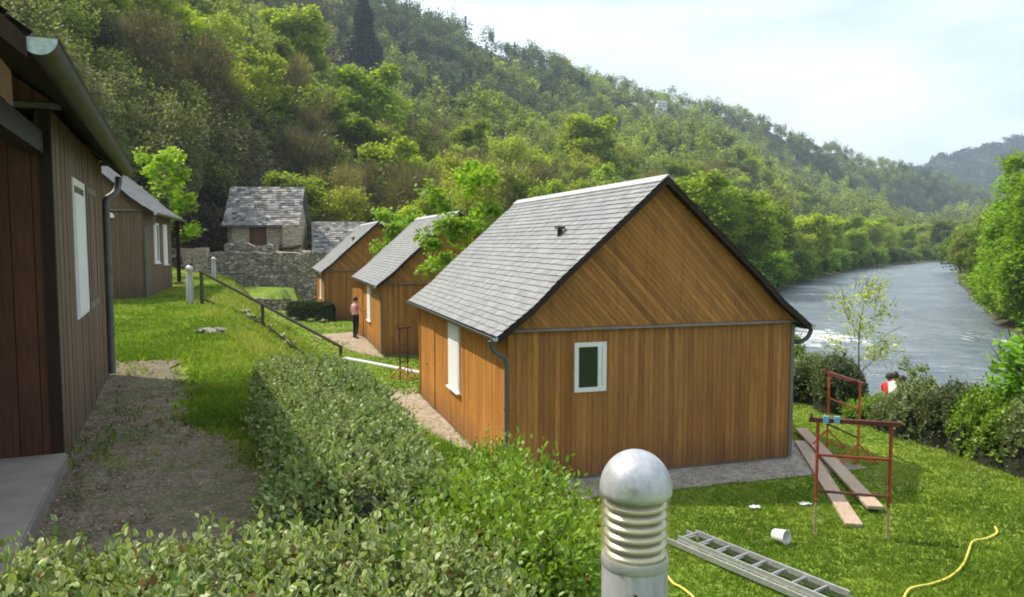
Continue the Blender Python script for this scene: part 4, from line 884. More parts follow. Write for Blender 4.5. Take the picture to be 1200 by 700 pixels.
# valley floor and lower hillside
n_ = 0; tries = 0; placed = []
while n_ < 150 and tries < 5000:
    tries += 1; px = rt.uniform(150, 960); fo1 = float(np.interp(px, PX, FOOT)); d = rt.uniform(fo1*.72, fo1*1.55)
    if px < 440: d = max(d, 68)
    x, y = dp(px, d)
    if min([math.hypot(x-a, y-b) for a, b in placed]+[99]) < 3.6: continue
    if float(river_sd(np.array([x]), np.array([y]))[0]) < 3: continue
    placed.append((x, y)); n_ += 1
    if px < 330 and d > 78: kd = rt.choice(['bare', 'sparse', 'sparse', 'broad']); tn = rt.choice(['brown', 'yellow', 'lime', 'olive'])
    elif px < 330: kd = rt.choice(['bare', 'bare', 'bare', 'sparse', 'bush']); tn = rt.choice(['brown', 'brown', 'olive', 'deep'])
    elif px < 520: kd = rt.choice(['bare', 'bare', 'sparse', 'broad']); tn = rt.choice(['brown', 'mid', 'olive', 'yellow'])
    else: kd = rt.choice(['broad', 'sparse', 'sparse', 'bare', 'broad']); tn = rt.choice(['yellow', 'lime', 'yellow', 'olive', 'mid'])
    h = rt.uniform(8, 13) if px < 520 else rt.uniform(9, 15)
    if kd == 'bush': h = rt.uniform(3, 5)
    side = 'steep brown slope behind the stone house' if px < 520 else 'foot of the wooded hillside beyond the cabins'
    st = {'bare': 'almost bare', 'sparse': 'thinly leaved', 'broad': 'leafy', 'bush': 'low'}[kd]
    wood_tree(kd, x, y, h, tn, f'{st} {LABN[tn]} {"bush" if kd == "bush" else "tree"} on the {side}', 'hillside trees near the valley floor', 1.1)
# distinctive ones
def on_slope(px, ybase, dmin=60, dmax=600):
    best = None
    for d in np.arange(dmin, dmax, 2.):
        x, y = dp(px, d); z = H(x, y); v = (z-EYE)
        yy = 350-900*(y*math.sin(PITCH)+v*math.cos(PITCH))/(y*math.cos(PITCH)-v*math.sin(PITCH))
        if yy <= ybase: return x, y, z
    return x, y, z
x, y, z = on_slope(430, 105, 90, 400); wood_tree('conifer', x, y, .135*y, 'mid', 'tall dark conifer standing alone on the hillside above the stone house', None, 1.45)
x, y, z = on_slope(431, 205, 60, 400); wood_tree('broad', x, y, .135*y, 'lime', 'vivid lime-green tree on the hillside below the tall dark conifer', None, 1.25)
x, y, z = on_slope(350, 125, 60, 400); wood_tree('broad', x, y, .12*y, 'yellow', 'broad yellow-green tree on the hillside left of the tall dark conifer', None, 1.3)
x, y, z = on_slope(690, 235, 60, 400); wood_tree('broad', x, y, .11*y, 'yellow', 'tall yellow-green tree directly above the ridge of the nearest cabin', None, 1.2)
x, y, z = on_slope(120, 90, 40, 300); wood_tree('broad', x, y, .12*y, 'lime', 'light green tree at the top left above the long gutter', None, 1.3)

# far wood: one mass nobody could count
def far_wood(N):
    rg = np.random.default_rng(11); px = rg.uniform(-260, 1330, N); ca = np.cos(np.arctan((px-600)/900)); f = np.interp(px, PX, FOOT); r2 = np.interp(px, PX2, D2)
    u = rg.uniform(0, 1, N); d = f*1.02+(r2*1.04-f)*u**1.0; x = (px-600)/900*d; y = d
    sd = river_sd(x, y); k_ = sd > 4; x, y, px, d = x[k_], y[k_], px[k_], d[k_]; n = len(x); z = height(x, y)
    d1 = np.interp(px, PX, D1); lay2 = d > d1*1.1
    h = rg.uniform(6, 11, n)*np.clip(.8+d/600, .9, 1.6); cw = h*rg.uniform(.27, .42, n)
    con = (rg.uniform(0, 1, n) < np.where(lay2 & (px > 380) & (px < 650), .03, .0)) ; dark = lay2 & (vnoise(x, y, 55, 3)+np.where((px > 400) & (px < 660), .55, -.35) > .1)
    patch = vnoise(x, y, 45, 7)*.6+vnoise(x, y, 16, 8)*.4+rg.normal(0, .33, n)
    pal = np.array([(.19, .17, .125), (.18, .185, .085), (.17, .22, .05), (.25, .31, .055), (.35, .41, .07)])
    bias = np.interp(px, [-100, 250, 420, 560, 900, 1200], [-.5, -.4, 0, .5, .35, .1])-np.where(lay2, .3, 0)
    q = np.clip((patch+bias)*1.6+2.2, 0, 3.999); i = q.astype(int); fr = (q-i)[:, None]; base = pal[i]*(1-fr)+pal[np.minimum(i+1, 4)]*fr
    base[dark] = base[dark]*.3+np.array([.02, .035, .018]); base[con] = np.array([.025, .045, .02]); base *= rg.uniform(.75, 1.25, (n, 1)); h[con] *= 1.35; cw[con] *= .55
    Vs = []; Qs = []; Cs = []; off = 0
    for lo, hi_, m_, sz in ((0, 75, 1900, .17), (75, 110, 900, .27), (110, 190, 480, .40), (190, 320, 270, .62), (320, 2000, 160, .9)):
        s = (d >= lo) & (d < hi_); k = s.sum()
        if not k: continue
        kk = 6; cc = rg.normal(0, 1, (k, kk, 3)); cc /= np.linalg.norm(cc, axis=2)[:, :, None]; cc *= rg.uniform(.25, .75, (k, kk, 1)); ci = rg.integers(0, kk, (k, m_))
        D = rg.normal(0, 1, (k, m_, 3)); D /= np.linalg.norm(D, axis=2)[:, :, None]; off3 = cc[np.arange(k)[:, None], ci]+D*(rg.uniform(0, 1, (k, m_, 1))**.4)*.45
        con_ = con[s][:, None]; t = rg.uniform(0, 1, (k, m_)); ar = rg.uniform(0, 6.28, (k, m_)); rad = (1-t)*rg.uniform(.2, 1, (k, m_))*1.2
        P = np.empty((k, m_, 3)); P[:, :, 0] = np.where(con_, rad*np.cos(ar), off3[:, :, 0]); P[:, :, 1] = np.where(con_, rad*np.sin(ar), off3[:, :, 1]); P[:, :, 2] = np.where(con_, t*2-1, off3[:, :, 2])
        P[:, :, :2] *= cw[s][:, None, None]; P[:, :, 2] = P[:, :, 2]*h[s][:, None]*.46+h[s][:, None]*.54
        P += np.stack([x[s], y[s], z[s]], -1)[:, None]
        V, Q = quads(P.reshape(-1, 3), sz, 1.0, 1.4, rg); C = np.repeat(base[s], m_, 0)*rg.normal(1, .2, (k*m_, 1)); tone = rg.normal(1, .15, (k, kk))[np.arange(k)[:, None], ci].reshape(-1, 1); C = np.clip(C*tone, .003, 1)
        Vs.append(V); Qs.append(Q+off); off += len(V); Cs.append(np.repeat(np.concatenate([C, np.ones((len(C), 1))], 1), 4, 0))
    return npmesh('hillside_wood', np.concatenate(Vs), np.concatenate(Qs), np.concatenate(Cs), [M['leaf']])
hw_ = link('hillside_wood', far_wood(10000)); tag(hw_, 'far mixed spring woodland covering the valley sides', 'woodland', kind='stuff')
# scrub and brushwood on the steep brown slope
def far_hill(N):
    rg = np.random.default_rng(23); px = rg.uniform(1020, 1330, N); d = rg.uniform(1000, 1700, N); x = (px-600)/900*d; z = height(x, d); m_ = 26
    P = rg.normal(0, 1, (N, m_, 3))*np.array([3.4, 3.4, 2.6]); P[:, :, 2] = np.abs(P[:, :, 2])+1.5; P += np.stack([x, d, z], -1)[:, None]
    V, Q = quads(P.reshape(-1, 3), 3.2, .5, 1.3, rg); b = np.where((vnoise(x, d, 130, 3)+rg.normal(0, .25, N) > .0)[:, None], np.array([.03, .06, .045]), np.array([.085, .085, .07]))*rg.uniform(.7, 1.3, (N, 1))  # distance haze painted in as a bluish-green leaf colour
    C = np.repeat(b, m_, 0)*rg.normal(1, .15, (N*m_, 1)); return npmesh('distant_wood', V, Q, np.repeat(np.concatenate([np.clip(C, .003, 1), np.ones((len(C), 1))], 1), 4, 0), [M['leaf']])
tag(link('distant_wood', far_hill(5200)), 'bluish wooded hill far down the valley', 'woodland', kind='stuff')
def scrub(N):
    rg = np.random.default_rng(17); px = rg.uniform(-100, 640, N); f = np.interp(px, PX, FOOT); d = f*(.93+rg.uniform(0, 1, N)**1.3*1.1); x = (px-600)/900*d; y = d; z = height(x, y)
    k = 80; c = vnoise(x, y, 12, 5)+rg.normal(0, .4, N); base = np.where((c > .35)[:, None], np.array([.10, .12, .03]), np.where((c < -.2)[:, None], np.array([.06, .045, .026]), np.array([.115, .095, .05])))*rg.uniform(.6, 1.3, (N, 1))
    P = rg.normal(0, 1, (N, k, 3))*np.array([.8, .8, .45])*rg.uniform(.6, 1.4, (N, 1, 1)); P[:, :, 2] = np.abs(P[:, :, 2])+.1; P += np.stack([x, y, z], -1)[:, None]
    V, Q = quads(P.reshape(-1, 3), .19, .2, 2.2, rg); C = np.repeat(base, k, 0)*rg.normal(1, .25, (N*k, 1)); return npmesh('scrub', V, Q, np.repeat(np.concatenate([np.clip(C, .003, 1), np.ones((len(C), 1))], 1), 4, 0), [M['leaf']])
tag(link('scrub', scrub(7000)), 'brown brushwood and brambles on the steep slope', 'undergrowth', kind='stuff')
def rocks():
    for i, (px, yb, s) in enumerate([(262, 215, 3.4), (300, 165, 4), (205, 150, 3.6), (335, 190, 3), (250, 120, 3), (386, 222, 2.6), (905, 252, 8), (890, 262, 6)]):
        x, y, z = on_slope(px, yb, 50, 600); bm = bmesh.new(); bmesh.ops.create_icosphere(bm, subdivisions=4, radius=1)
        for v in bm.verts:
            n = v.co.normalized(); v.co += n*(.35*mnoise.noise(n*1.7+Vector((i*5, 0, 0)))+.22*abs(mnoise.noise(n*4+Vector((i, 0, 0))))); v.co.x *= s*1.2; v.co.y *= s*.8; v.co.z *= s*.8
        me = bpy.data.meshes.new('rock_outcrop'); bm.to_mesh(me); bm.free(); me.materials.append(M['rock']); o = link('rock_outcrop', me, None, (x, y, z-.1*s), rt.random()*6)
        tag(o, 'grey rock outcrop showing through the brushwood on the steep slope' if px < 500 else 'purplish rock face on the distant wooded hill above the river', 'rock', 'rock outcrops on the slope' if px < 500 else 'rock faces on the distant hill')
k = NT('hill_rock'); n = k.noise(.8, 7, rough=.7); k.bump(n, .8, .4); M['rock'] = k.fin(k.ramp(n, [(.3, (.05, .043, .036)), (.55, (.13, .115, .095)), (.75, (.21, .19, .165))]), .95)
rocks()
# two houses high on the hill
for px, yb, s, c, lb in ((772, 141, .75, 'white', 'white house high on the wooded hill'), (738, 143, .7, 'beige_stone', 'low grey-roofed house left of the white house on the hill')):
    x, y, z = on_slope(px, yb, 200, 640); root = empty('hill_house', (x, y, z+5.5), rt.uniform(-.3, .3)); tag(root, lb, 'house'); W, D, hh = 9*s, 7*s, 6*s
    m = MB(); m.box((0, 0, hh/2-3), (W, D, hh+6)); wl = m.build('wall', M[c], root)
    r2_ = MB(); r2_.hexa([(-W/2-.4, -D/2-.4, hh), (W/2+.4, -D/2-.4, hh), (W/2+.4, 0, hh+3.2*s), (-W/2-.4, 0, hh+3.2*s)], [(-W/2-.4, -D/2-.4, hh+.2), (W/2+.4, -D/2-.4, hh+.2), (W/2+.4, 0, hh+3.4*s), (-W/2-.4, 0, hh+3.4*s)]); r2_.hexa([(-W/2-.4, D/2+.4, hh), (-W/2-.4, 0, hh+3.2*s), (W/2+.4, 0, hh+3.2*s), (W/2+.4, D/2+.4, hh)], [(-W/2-.4, D/2+.4, hh+.2), (-W/2-.4, 0, hh+3.4*s), (W/2+.4, 0, hh+3.4*s), (W/2+.4, D/2+.4, hh+.2)])
    for sx in (-1, 1): r2_.hexa([(sx*W/2, -D/2, hh), (sx*W/2, D/2, hh), (sx*W/2, 0, hh+3.1*s)], [(sx*W/2-sx*.2, -D/2, hh), (sx*W/2-sx*.2, D/2, hh), (sx*W/2-sx*.2, 0, hh+3.1*s)])
    r2_.build('roof', M['slate'], root)
    for xw in (-.28, .05, .3):
        q = MB(); q.box((W*xw, -D/2-.02, hh*.6), (1.0, .08, 1.3)); q.build('window', M['glass'], root)

# ------------------------------------------------------------------ hedges
def sec(P, n=2.6): pass
def hedge(name, axis, hwid, top, bot, dens, leafL, label, pal, edge, seed, core=.86, shoot=.11, lps=7, mat='hedge_leaf', cat='hedge', pw=3.0, lum=.05, group=None, flat=False):
    """axis [(x,y)], half widths, top z, bottom z (lists); superellipse section, shoots with paired leaves"""
    rg = np.random.default_rng(seed); ax = np.array(axis, float); L = np.concatenate([[0], np.cumsum(np.hypot(*np.diff(ax, axis=0).T))]); T = L[-1]
    ip = lambda s, v: np.interp(s, L, v); k_ = len(ax)
    hwid = np.array(hwid, float); top = np.array(top, float); bot = np.array(bot, float)
    def surf(s, ph, sc=1.0):
        sc_s = np.clip(s, 0, T); x = ip(sc_s, ax[:, 0]); y = ip(sc_s, ax[:, 1]); e = 1e-2; dx = ip(np.clip(sc_s+.15, 0, T), ax[:, 0])-ip(np.clip(sc_s-.15, 0, T), ax[:, 0]); dy = ip(np.clip(sc_s+.15, 0, T), ax[:, 1])-ip(np.clip(sc_s-.15, 0, T), ax[:, 1]); n = np.hypot(dx, dy); dx /= n; dy /= n
        a = ip(sc_s, hwid); endf = np.clip(np.minimum(s, T-s)/np.maximum(a, .1)+.0, 0, 1); endf = (1-(1-endf)**2.4)**(1/2.4)
        t, b = ip(sc_s, top), ip(sc_s, bot); hh = (t-b); cx = np.sign(np.cos(ph))*np.abs(np.cos(ph))**(2/pw); cz = np.abs(np.sin(ph))**(2/pw)
        lm = 1+lum*vnoise(x*1.0+cx*.4, y+cz*.6, .33, seed)+lum*.6*vnoise(x+cx, y, .13, seed+1)
        u = a*cx*endf*sc*lm; z = b+hh*cz*(.35+.65*endf if True else 1)*lm*(sc if sc < 1 else 1)
        N = np.stack([dy*np.cos(ph)*1.0, -dx*np.cos(ph), np.sin(ph)+.15], -1); N /= np.linalg.norm(N, axis=1)[:, None]
        return np.stack([x+dy*u, y-dx*u, z], -1), N
    # solid dark core, stands for the shade inside the hedge
    S, PH = np.meshgrid(np.linspace(0, T, max(8, int(T/.12))), np.linspace(0, math.pi, 22), indexing='ij'); Pc, _ = surf(S.ravel(), PH.ravel(), core); idc = np.arange(S.size).reshape(S.shape)
    Qc = np.stack([idc[:-1, :-1], idc[1:, :-1], idc[1:, 1:], idc[:-1, 1:]], -1).reshape(-1, 4)
    root = empty(name, (float(ax[:, 0].mean()), float(ax[:, 1].mean()), float(bot.mean()))); tag(root, label, cat, group); o0 = np.array(root.location)
    link('branches', npmesh('branches', Pc-o0, Qc, np.tile([.5, .5, .5, 1], (len(Pc), 1)), [M['hedge_core']], smooth=True), root)  # closed dark shell for inner shade, no modelled branches
    area = T*(2*hwid.mean()+2*(top-bot).mean()); ns = int(area*dens); s = rg.uniform(0, T, ns); ph = np.where(rg.uniform(0, 1, ns) < .62, rg.uniform(.18*math.pi, .82*math.pi, ns), rg.uniform(.0, math.pi, ns))
    P, N = surf(s, ph, 1.0); D = N*.8+rg.normal(0, .38, (ns, 3)); D[:, 2] += .55; D /= np.linalg.norm(D, axis=1)[:, None]; P = P-N*rg.uniform(.0, .09, (ns, 1)); ln = shoot*rg.uniform(.4, 1.45, ns)
    if True:
        j = np.tile(np.arange(lps), ns); ii = np.repeat(np.arange(ns), lps); f = (j+.5)/lps; C = P[ii]+D[ii]*(ln[ii]*f)[:, None]; n = len(C)
        az = j*2.4+rg.uniform(0, 6.28, ns)[ii]; A = np.cross(D[ii], np.array([.3, .2, .9])); A /= np.linalg.norm(A, axis=1)[:, None]; B = np.cross(D[ii], A)
        out_ = A*np.cos(az)[:, None]+B*np.sin(az)[:, None]; sp = (1.15-.75*f)[:, None]; T_ = out_*sp+D[ii]*(.45+.6*f)[:, None]+rg.normal(0, .2, (n, 3)); T_ /= np.linalg.norm(T_, axis=1)[:, None]
        Nn = D[ii]*1.0-T_*(D[ii]*T_).sum(1)[:, None]+rg.normal(0, .25, (n, 3)); S_ = np.cross(T_, Nn); S_ /= np.linalg.norm(S_, axis=1)[:, None]; Nn = np.cross(S_, T_)
        l = (leafL*rg.uniform(.6, 1.25, n)*rg.uniform(.7, 1.3, ns)[ii]*(1.1-.45*f))[:, None]; w_l = l*.27
        b0 = C; mid = C+T_*l*.5-Nn*l*.03; tip = C+T_*l-Nn*l*.12; up_ = Nn*l*.07
        V = np.stack([b0, C+T_*l*.35+S_*w_l+up_, C+T_*l*.75+S_*w_l*.75+up_*.6, tip, C+T_*l*.75-S_*w_l*.75+up_*.6, C+T_*l*.35-S_*w_l+up_, mid], 1)
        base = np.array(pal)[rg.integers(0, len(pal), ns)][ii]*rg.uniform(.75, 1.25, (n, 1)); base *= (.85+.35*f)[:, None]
        dead = rg.uniform(0, 1, n) < .018; base[dead] = np.array([.2, .11, .05])*rg.uniform(.6, 1.3, (dead.sum(), 1))
        ed = np.array(edge)[None]*rg.uniform(.7, 1.2, (n, 1)); ed = np.where(((rg.uniform(0, 1, n) < .75) & ~dead)[:, None], ed, base)
        cm = np.clip(np.stack([base, ed, ed, base*1.1, ed, ed, base], 1), .004, 1)
        i7 = np.arange(n)[:, None]*7; Q = np.concatenate([i7+np.array([[0, 1, 2, 6]]), i7+np.array([[6, 2, 3, 3]])[:, :3].repeat(1, 0) if False else i7+np.array([[6, 2, 3, 4]]), i7+np.array([[0, 6, 4, 5]])])
        Cc = np.concatenate([cm.reshape(-1, 3), np.ones((n*7, 1))], 1)
    sv, sq = twigs(P[::2]-N[::2]*.04, shoot*.85, (D+rg.normal(0, .3, (ns, 3)))[::2], .0014, rg); link('twigs', npmesh('twigs', sv-o0, sq, np.tile([.13, .09, .05, 1], (len(sv), 1)), [M[mat]]), root)
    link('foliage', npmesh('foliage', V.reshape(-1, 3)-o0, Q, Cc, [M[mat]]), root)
    return root
OLV = [(.10, .17, .032), (.15, .22, .05), (.07, .125, .024), (.15, .18, .06), (.24, .31, .07)]; OLE = (.45, .5, .22)
BRG = [(.13, .22, .018), (.19, .3, .028), (.09, .16, .015), (.22, .34, .035)]; BRE = (.22, .34, .04)
hedge('hedge', [(-3.0, 1.05), (-2.1, 1.3), (-1.3, 1.62), (-.75, 1.95), (-.3, 2.0), (.08, 1.78)], [.45, .5, .5, .52, .5, .42], [.66, .66, .69, .75, .79, .77], [0, 0, 0, 0, 0, 0], 820, .036, 'olive variegated hedge across the foreground at the bottom of the picture', OLV, OLE, 31, shoot=.14, lum=.13, core=.8, group='hedges on the terrace edge')
hedge('hedge', [(-2.12, 7.45), (-1.65, 6.4), (-1.2, 5.3), (-.85, 4.2), (-.55, 3.2)], [.42, .5, .5, .5, .45], [.54, .54, .53, .51, .5], [-.2, -.2, -.2, -.2, -.1], 620, .042, 'pale olive clipped hedge running away beside the gravel path', OLV, (.36, .42, .2), 32, shoot=.11, lum=.1, group='hedges on the terrace edge')
hedge('hedge', [(-.55, 5.35), (-.15, 4.75), (.0, 4.1), (-.02, 3.4), (-.12, 2.7)], [.38, .42, .44, .42, .36], [.02, .1, .2, .34, .48], [-1.3, -1.0, -.8, -.5, -.1], 560, .045, 'bright green leafy hedge in front of the nearest cabin corner', BRG, BRE, 33, shoot=.21, lum=.17, group='hedges on the terrace edge')
hedge('hedge', [at(338, 374, LOW), at(391, 377, LOW)], [.4, .4], [LOW+.9, LOW+.9], [LOW, LOW], 130, .09, 'small dark clipped box hedge in front of the farthest cabin', [(.03, .05, .018), (.04, .06, .02)], (.07, .1, .04), 34, shoot=.1)
# shrubs along the river side of the lawn
SH = [(945, 474, 1.1, 1.0, 'mid'), (985, 487, 1.15, .8, 'dark'), (1022, 497, .4, .85, 'bright'), (1060, 508, .55, .95, 'mid'), (1092, 518, .95, 1.15, 'mid'), (1128, 528, 1.1, 1.15, 'dark'), (1163, 540, 1.1, 1.05, 'bright'), (1198, 553, 1.05, 1.1, 'bright'), (1235, 565, 1.3, 1.1, 'mid'), (938, 440, 1.7, .9, 'bright')]
SP = dict(mid=([(.09, .14, .04), (.14, .18, .065), (.11, .15, .04)], (.26, .3, .14)), dark=([(.05, .08, .025), (.07, .10, .035), (.1, .12, .05)], (.14, .17, .07)), bright=(BRG, BRE))
SL = ['greyish shrub against the right corner of the nearest cabin', 'dark shrub behind the rusty orange trestle', 'low bright green plant clump between the two trestles and the river', 'leafy green shrub just behind the near trestle', 'full grey-green shrub right of the near trestle', 'dark-leaved shrub in the middle of the row on the river side of the lawn', 'bright green shrub in the row, left of the last one in view', 'bright green shrub at the right edge of the lawn', 'green shrub past the right edge of the lawn', 'bright green bush peeping out behind the right eave corner of the nearest cabin']
for i, (px, py, h, w2, kd) in enumerate(SH):
    x, y = at(px, py, LOW-.05); z = H(x, y) if i != 9 else H(x, y); a = (x-w2*.55, y+.35+.2); b = (x+w2*.75, y-.15+.2)
    if i == 9: a = (a[0]-.2, a[1]); b = (x+.1, y)
    hedge('shrub', [a, ((a[0]+b[0])/2, (a[1]+b[1])/2+.05), b], [.6, .7, .6], [z+h*.85, z+h, z+h*.9], [z-.15]*3, 170, .085, SL[i], *SP[kd], 40+i, shoot=.2, lps=6, cat='shrub', lum=.2, core=.8, group='shrubs along the river side of the lawn')

# grass blades: uncountable
def inpoly(x, y, poly):
    ins = np.zeros(x.shape, bool); n = len(poly)
    for i in range(n):
        ax, ay = poly[i]; bx, by = poly[(i+1) % n]; ins ^= ((ay > y) != (by > y)) & (x < (bx-ax)*(y-ay)/((by-ay) if by != ay else 1e-9)+ax)
    return ins
CABS = [([pc(-.1, -1.0), pc(6.4, -1.0), pc(6.4, 8.2), pc(-1.1, 8.2), pc(-1.1, -.6)], .03), ([pc(-.1, -.1, C2), pc(W_+.1, -.1, C2), pc(W_+.1, 8, C2), pc(-1.9, 8, C2)], .05), ([pc(-.1, -.1, C3), pc(W_+.1, -.1, C3), pc(W_+.1, 8, C3), pc(0, 8, C3)], .0), ([pa(5.5, -6), pa(5.4, .95), (-3.95, 9.3), (-3.35, 7.9), (-2.95, 6.9), (-2.3, 6.35), (-.9, 3.4), (-1, 0), (-6, 0)], .05), ([(-17, 21), (-10.9, 22.7), (-13.3, 30.2), (-20, 29)], 0)]
def grass(name, n, xr, yr, hgt, label, seed, colr=((.10, .175, .018), (.20, .29, .03), (.32, .345, .08))):
    rg = np.random.default_rng(seed); u = rg.uniform(0, 1, n); y = yr[0]*(yr[1]/yr[0])**u; x = (rg.uniform(xr[0], xr[1], n)-600)/900*y
    k_ = np.ones(n, bool)
    for poly, leak in CABS: k_ &= ~(inpoly(x+rg.normal(0, .1, n), y+rg.normal(0, .1, n), poly) & (rg.uniform(0, 1, n) > leak*(.3+1.4*(vnoise(x, y, .6, 3) > .1))))
    k_ &= ~inpoly(x, y, [pc(0, 0), pc(W_, 0), pc(W_, 7.9), pc(0, 7.9)])
    k_ &= river_sd(x, y) > 7; x, y = x[k_], y[k_]; n = len(x); z = height(x, y); e = np.interp(y, EY, EX); wd = np.interp(y, WY, WX); sl = ((x > e) & (x < e+wd))
    h = hgt*rg.uniform(.35, 1.4, n)*(1+1.2*(rg.uniform(0, 1, n) > .985))*(1+1.3*sl)*(1+.5*np.clip(vnoise(x, y, 1.3, 9), -.6, 1)); k3 = 3
    C = np.stack([x, y, z], -1).repeat(k3, 0)+rg.normal(0, .022, (n*k3, 3))*np.array([1, 1, 0]); hh = h.repeat(k3)[:, None]*rg.uniform(.7, 1.2, (n*k3, 1)); wv = (.006+.0006*y.repeat(k3))[:, None]
    a = rg.uniform(0, 6.28, n*k3); S = np.stack([np.cos(a), np.sin(a), 0*a], -1)*wv; Ln = rg.normal(0, .4, (n*k3, 3))*hh; Ln[:, 2] = 0
    V = np.stack([C-S, C+S, C+Ln+np.array([0, 0, 1])*hh], 1).reshape(-1, 3); Q = np.arange(len(V)).reshape(-1, 3)
    t = np.clip(.45+.4*vnoise(x, y, 1.7, 4)+.3*vnoise(x, y, .45, 5)+.15*vnoise(x, y, 5, 6)+rg.normal(0, .2, n)+.25*sl, 0, .999)*2; i = t.astype(int); f = (t-i)[:, None]; cr = np.array(colr); c = cr[i]*(1-f)+cr[np.minimum(i+1, 2)]*f
    C4 = np.concatenate([np.repeat(c, 9, 0)*rg.uniform(.8, 1.2, (n*9, 1)), np.ones((n*9, 1))], 1)
    return tag(link(name, npmesh(name, V, Q, C4, [M['leaf']])), label, 'grass', kind='stuff')
grass('grass', 230000, (-20, 1230), (5.5, 48), .04, 'short green grass of the lawns and the bank', 71)
def weeds():
    rg = np.random.default_rng(75); n = 2000; y = rg.uniform(2.2, 10.5, n); x = rg.uniform(-5, -.6, n); a = (x-A0[0])*ALONG[0]+(y-A0[1])*ALONG[1]; t = (x-A0[0])*ACR[0]+(y-A0[1])*ACR[1]
    k_ = (t > .03) & ((t < .35) | (vnoise(x, y, .5, 5) > .25)); k_ &= x < np.interp(y, EY, EX)-.1; x, y = x[k_], y[k_]; n = len(x); P = np.stack([x, y, np.full(n, .03)], -1).repeat(8, 0)+rg.normal(0, .025, (n*8, 3))*np.array([1, 1, .4]); V, Q = quads(P, .013, .6, 1.8, rg)
    c = np.where(rg.uniform(0, 1, (n*8, 1)) < .6, np.array([[.11, .14, .045]]), np.array([[.16, .11, .06]]))*rg.uniform(.6, 1.3, (n*8, 1)); tag(link('weeds', npmesh('weeds', V, Q, np.repeat(np.concatenate([c, np.ones((n*8, 1))], 1), 4, 0), [M['leaf']])), 'low weeds and leaf litter on the gravel path', 'weeds', kind='stuff')
    n = 16000; y = 2.0*(5.2**rg.uniform(0, 1, n)); x = rg.uniform(-5.2, -.6, n); t = (x-A0[0])*ACR[0]+(y-A0[1])*ACR[1]; k_ = (t > .0) & inpoly(x, y, CABS[3][0]); x, y = x[k_], y[k_]; n = len(x)
    s = rg.uniform(.003, .009, n)[:, None, None]; D = np.array([[1, 0, 0], [0, 1, 0], [-1, 0, 0], [0, -1, 0], [0, 0, .8]], float)[None]*s*rg.uniform(.6, 1.3, (n, 5, 1)); V = (np.stack([x, y, np.full(n, .008)], -1)[:, None]+D).reshape(-1, 3); i5 = np.arange(n)[:, None]*5; Q = np.concatenate([i5+np.array([[0, 1, 4]]), i5+np.array([[1, 2, 4]]), i5+np.array([[2, 3, 4]]), i5+np.array([[3, 0, 4]])])
    c = np.repeat(np.array([.3, .25, .19])[None]*rg.uniform(.35, 1.5, (n, 1)), 5, 0); tag(link('pebbles', npmesh('pebbles', V, Q, np.concatenate([c, np.ones((len(c), 1))], 1), [M['pebble']])), 'loose small stones on the gravel path', 'pebbles', kind='stuff')
k = NT('pebble'); M['pebble'] = k.fin(k.attr()[0], .9)
weeds()
# edging stones and flower clumps on the bank
for i, (px, py, s) in enumerate([(248, 393, .3)]):
    x, y = at(px, py, -.05); bm = bmesh.new(); bmesh.ops.create_icosphere(bm, subdivisions=3, radius=1)
    for v in bm.verts: n = v.co.normalized(); v.co = n*(1+.3*mnoise.noise(n*1.5+Vector((i*3, 1, 0)))); v.co.x *= s; v.co.y *= s*.8; v.co.z *= s*.22
    me = bpy.data.meshes.new('edging_stone'); bm.to_mesh(me); bm.free(); me.materials.append(M['stone']); tag(link('edging_stone', me, None, (x, y, H(x, y)+.03), i), 'flat grey edging stone in the row beside the terrace grass', 'stone', 'edging stones beside the terrace')
def flower_proto():
    rg = np.random.default_rng(5); P = rg.normal(0, .09, (120, 3)); P[:, 2] = np.abs(P[:, 2]); V, Q = quads(P, .06, .4, 1.8, rg); C = np.tile([.09, .15, .03, 1], (len(V), 1)); P2 = rg.normal(0, .1, (40, 3)); P2[:, 2] = .12+np.abs(P2[:, 2])*.5; V2, Q2 = quads(P2, .05, 1.5, 1.1, rg); return npmesh('leaves', V, Q, C, [M['leaf']]), npmesh('blossom', V2, Q2, np.tile([.75, .7, .5, 1], (len(V2), 1)), [M['leaf']])
fp = flower_proto()
for i, (px, py, zz) in enumerate([(286, 386, -.7), (299, 394, -.9), (311, 400, -1.0), (327, 407, -1.2), (336, 414, -1.25), (345, 376, LOW), (364, 378, LOW), (379, 379, LOW), (293, 392, -.8)]):
    x, y = at(px, py, zz); r = empty('flowering_plant', (x, y, H(x, y))); r.rotation_euler.z = i; g = i in (5, 6, 7)
    tag(r, 'small cream-flowered plant at the foot of the dark box hedge' if g else 'small cream-flowered plant on the grass bank below the handrail', 'flowers', 'cream flowers by the box hedge' if g else 'cream flowers on the bank'); link('leaves', fp[0], r); link('blossom', fp[1], r)

# ------------------------------------------------------------------ people
def skin_body(name, J, E, mats, part, parent, subd=2):
    """J {name:(pos,radius)}, E edges, part(co)->material index; one continuous surface"""
    ks = list(J); me = bpy.data.meshes.new(name); me.from_pydata([J[k_][0] for k_ in ks], [(ks.index(a), ks.index(b)) for a, b in E], []); o = bpy.data.objects.new(name, me); COL.objects.link(o)
    md = o.modifiers.new('s', 'SKIN'); md.use_smooth_shade = True
    for i, k_ in enumerate(ks):
        r_ = J[k_][1]; o.data.skin_vertices[0].data[i].radius = r_ if hasattr(r_, '__len__') else (r_, r_)
    o.data.skin_vertices[0].data[ks.index('pelvis')].use_root = True; o.modifiers.new('u', 'SUBSURF').levels = subd
    dg = bpy.context.evaluated_depsgraph_get(); m2 = bpy.data.meshes.new_from_object(o.evaluated_get(dg)); bpy.data.objects.remove(o); m2.name = name
    m2.materials.clear()
    for m in mats: m2.materials.append(m)
    for p in m2.polygons: p.material_index = part(p.center); p.use_smooth = True
    ob = link(name, m2, parent); return ob
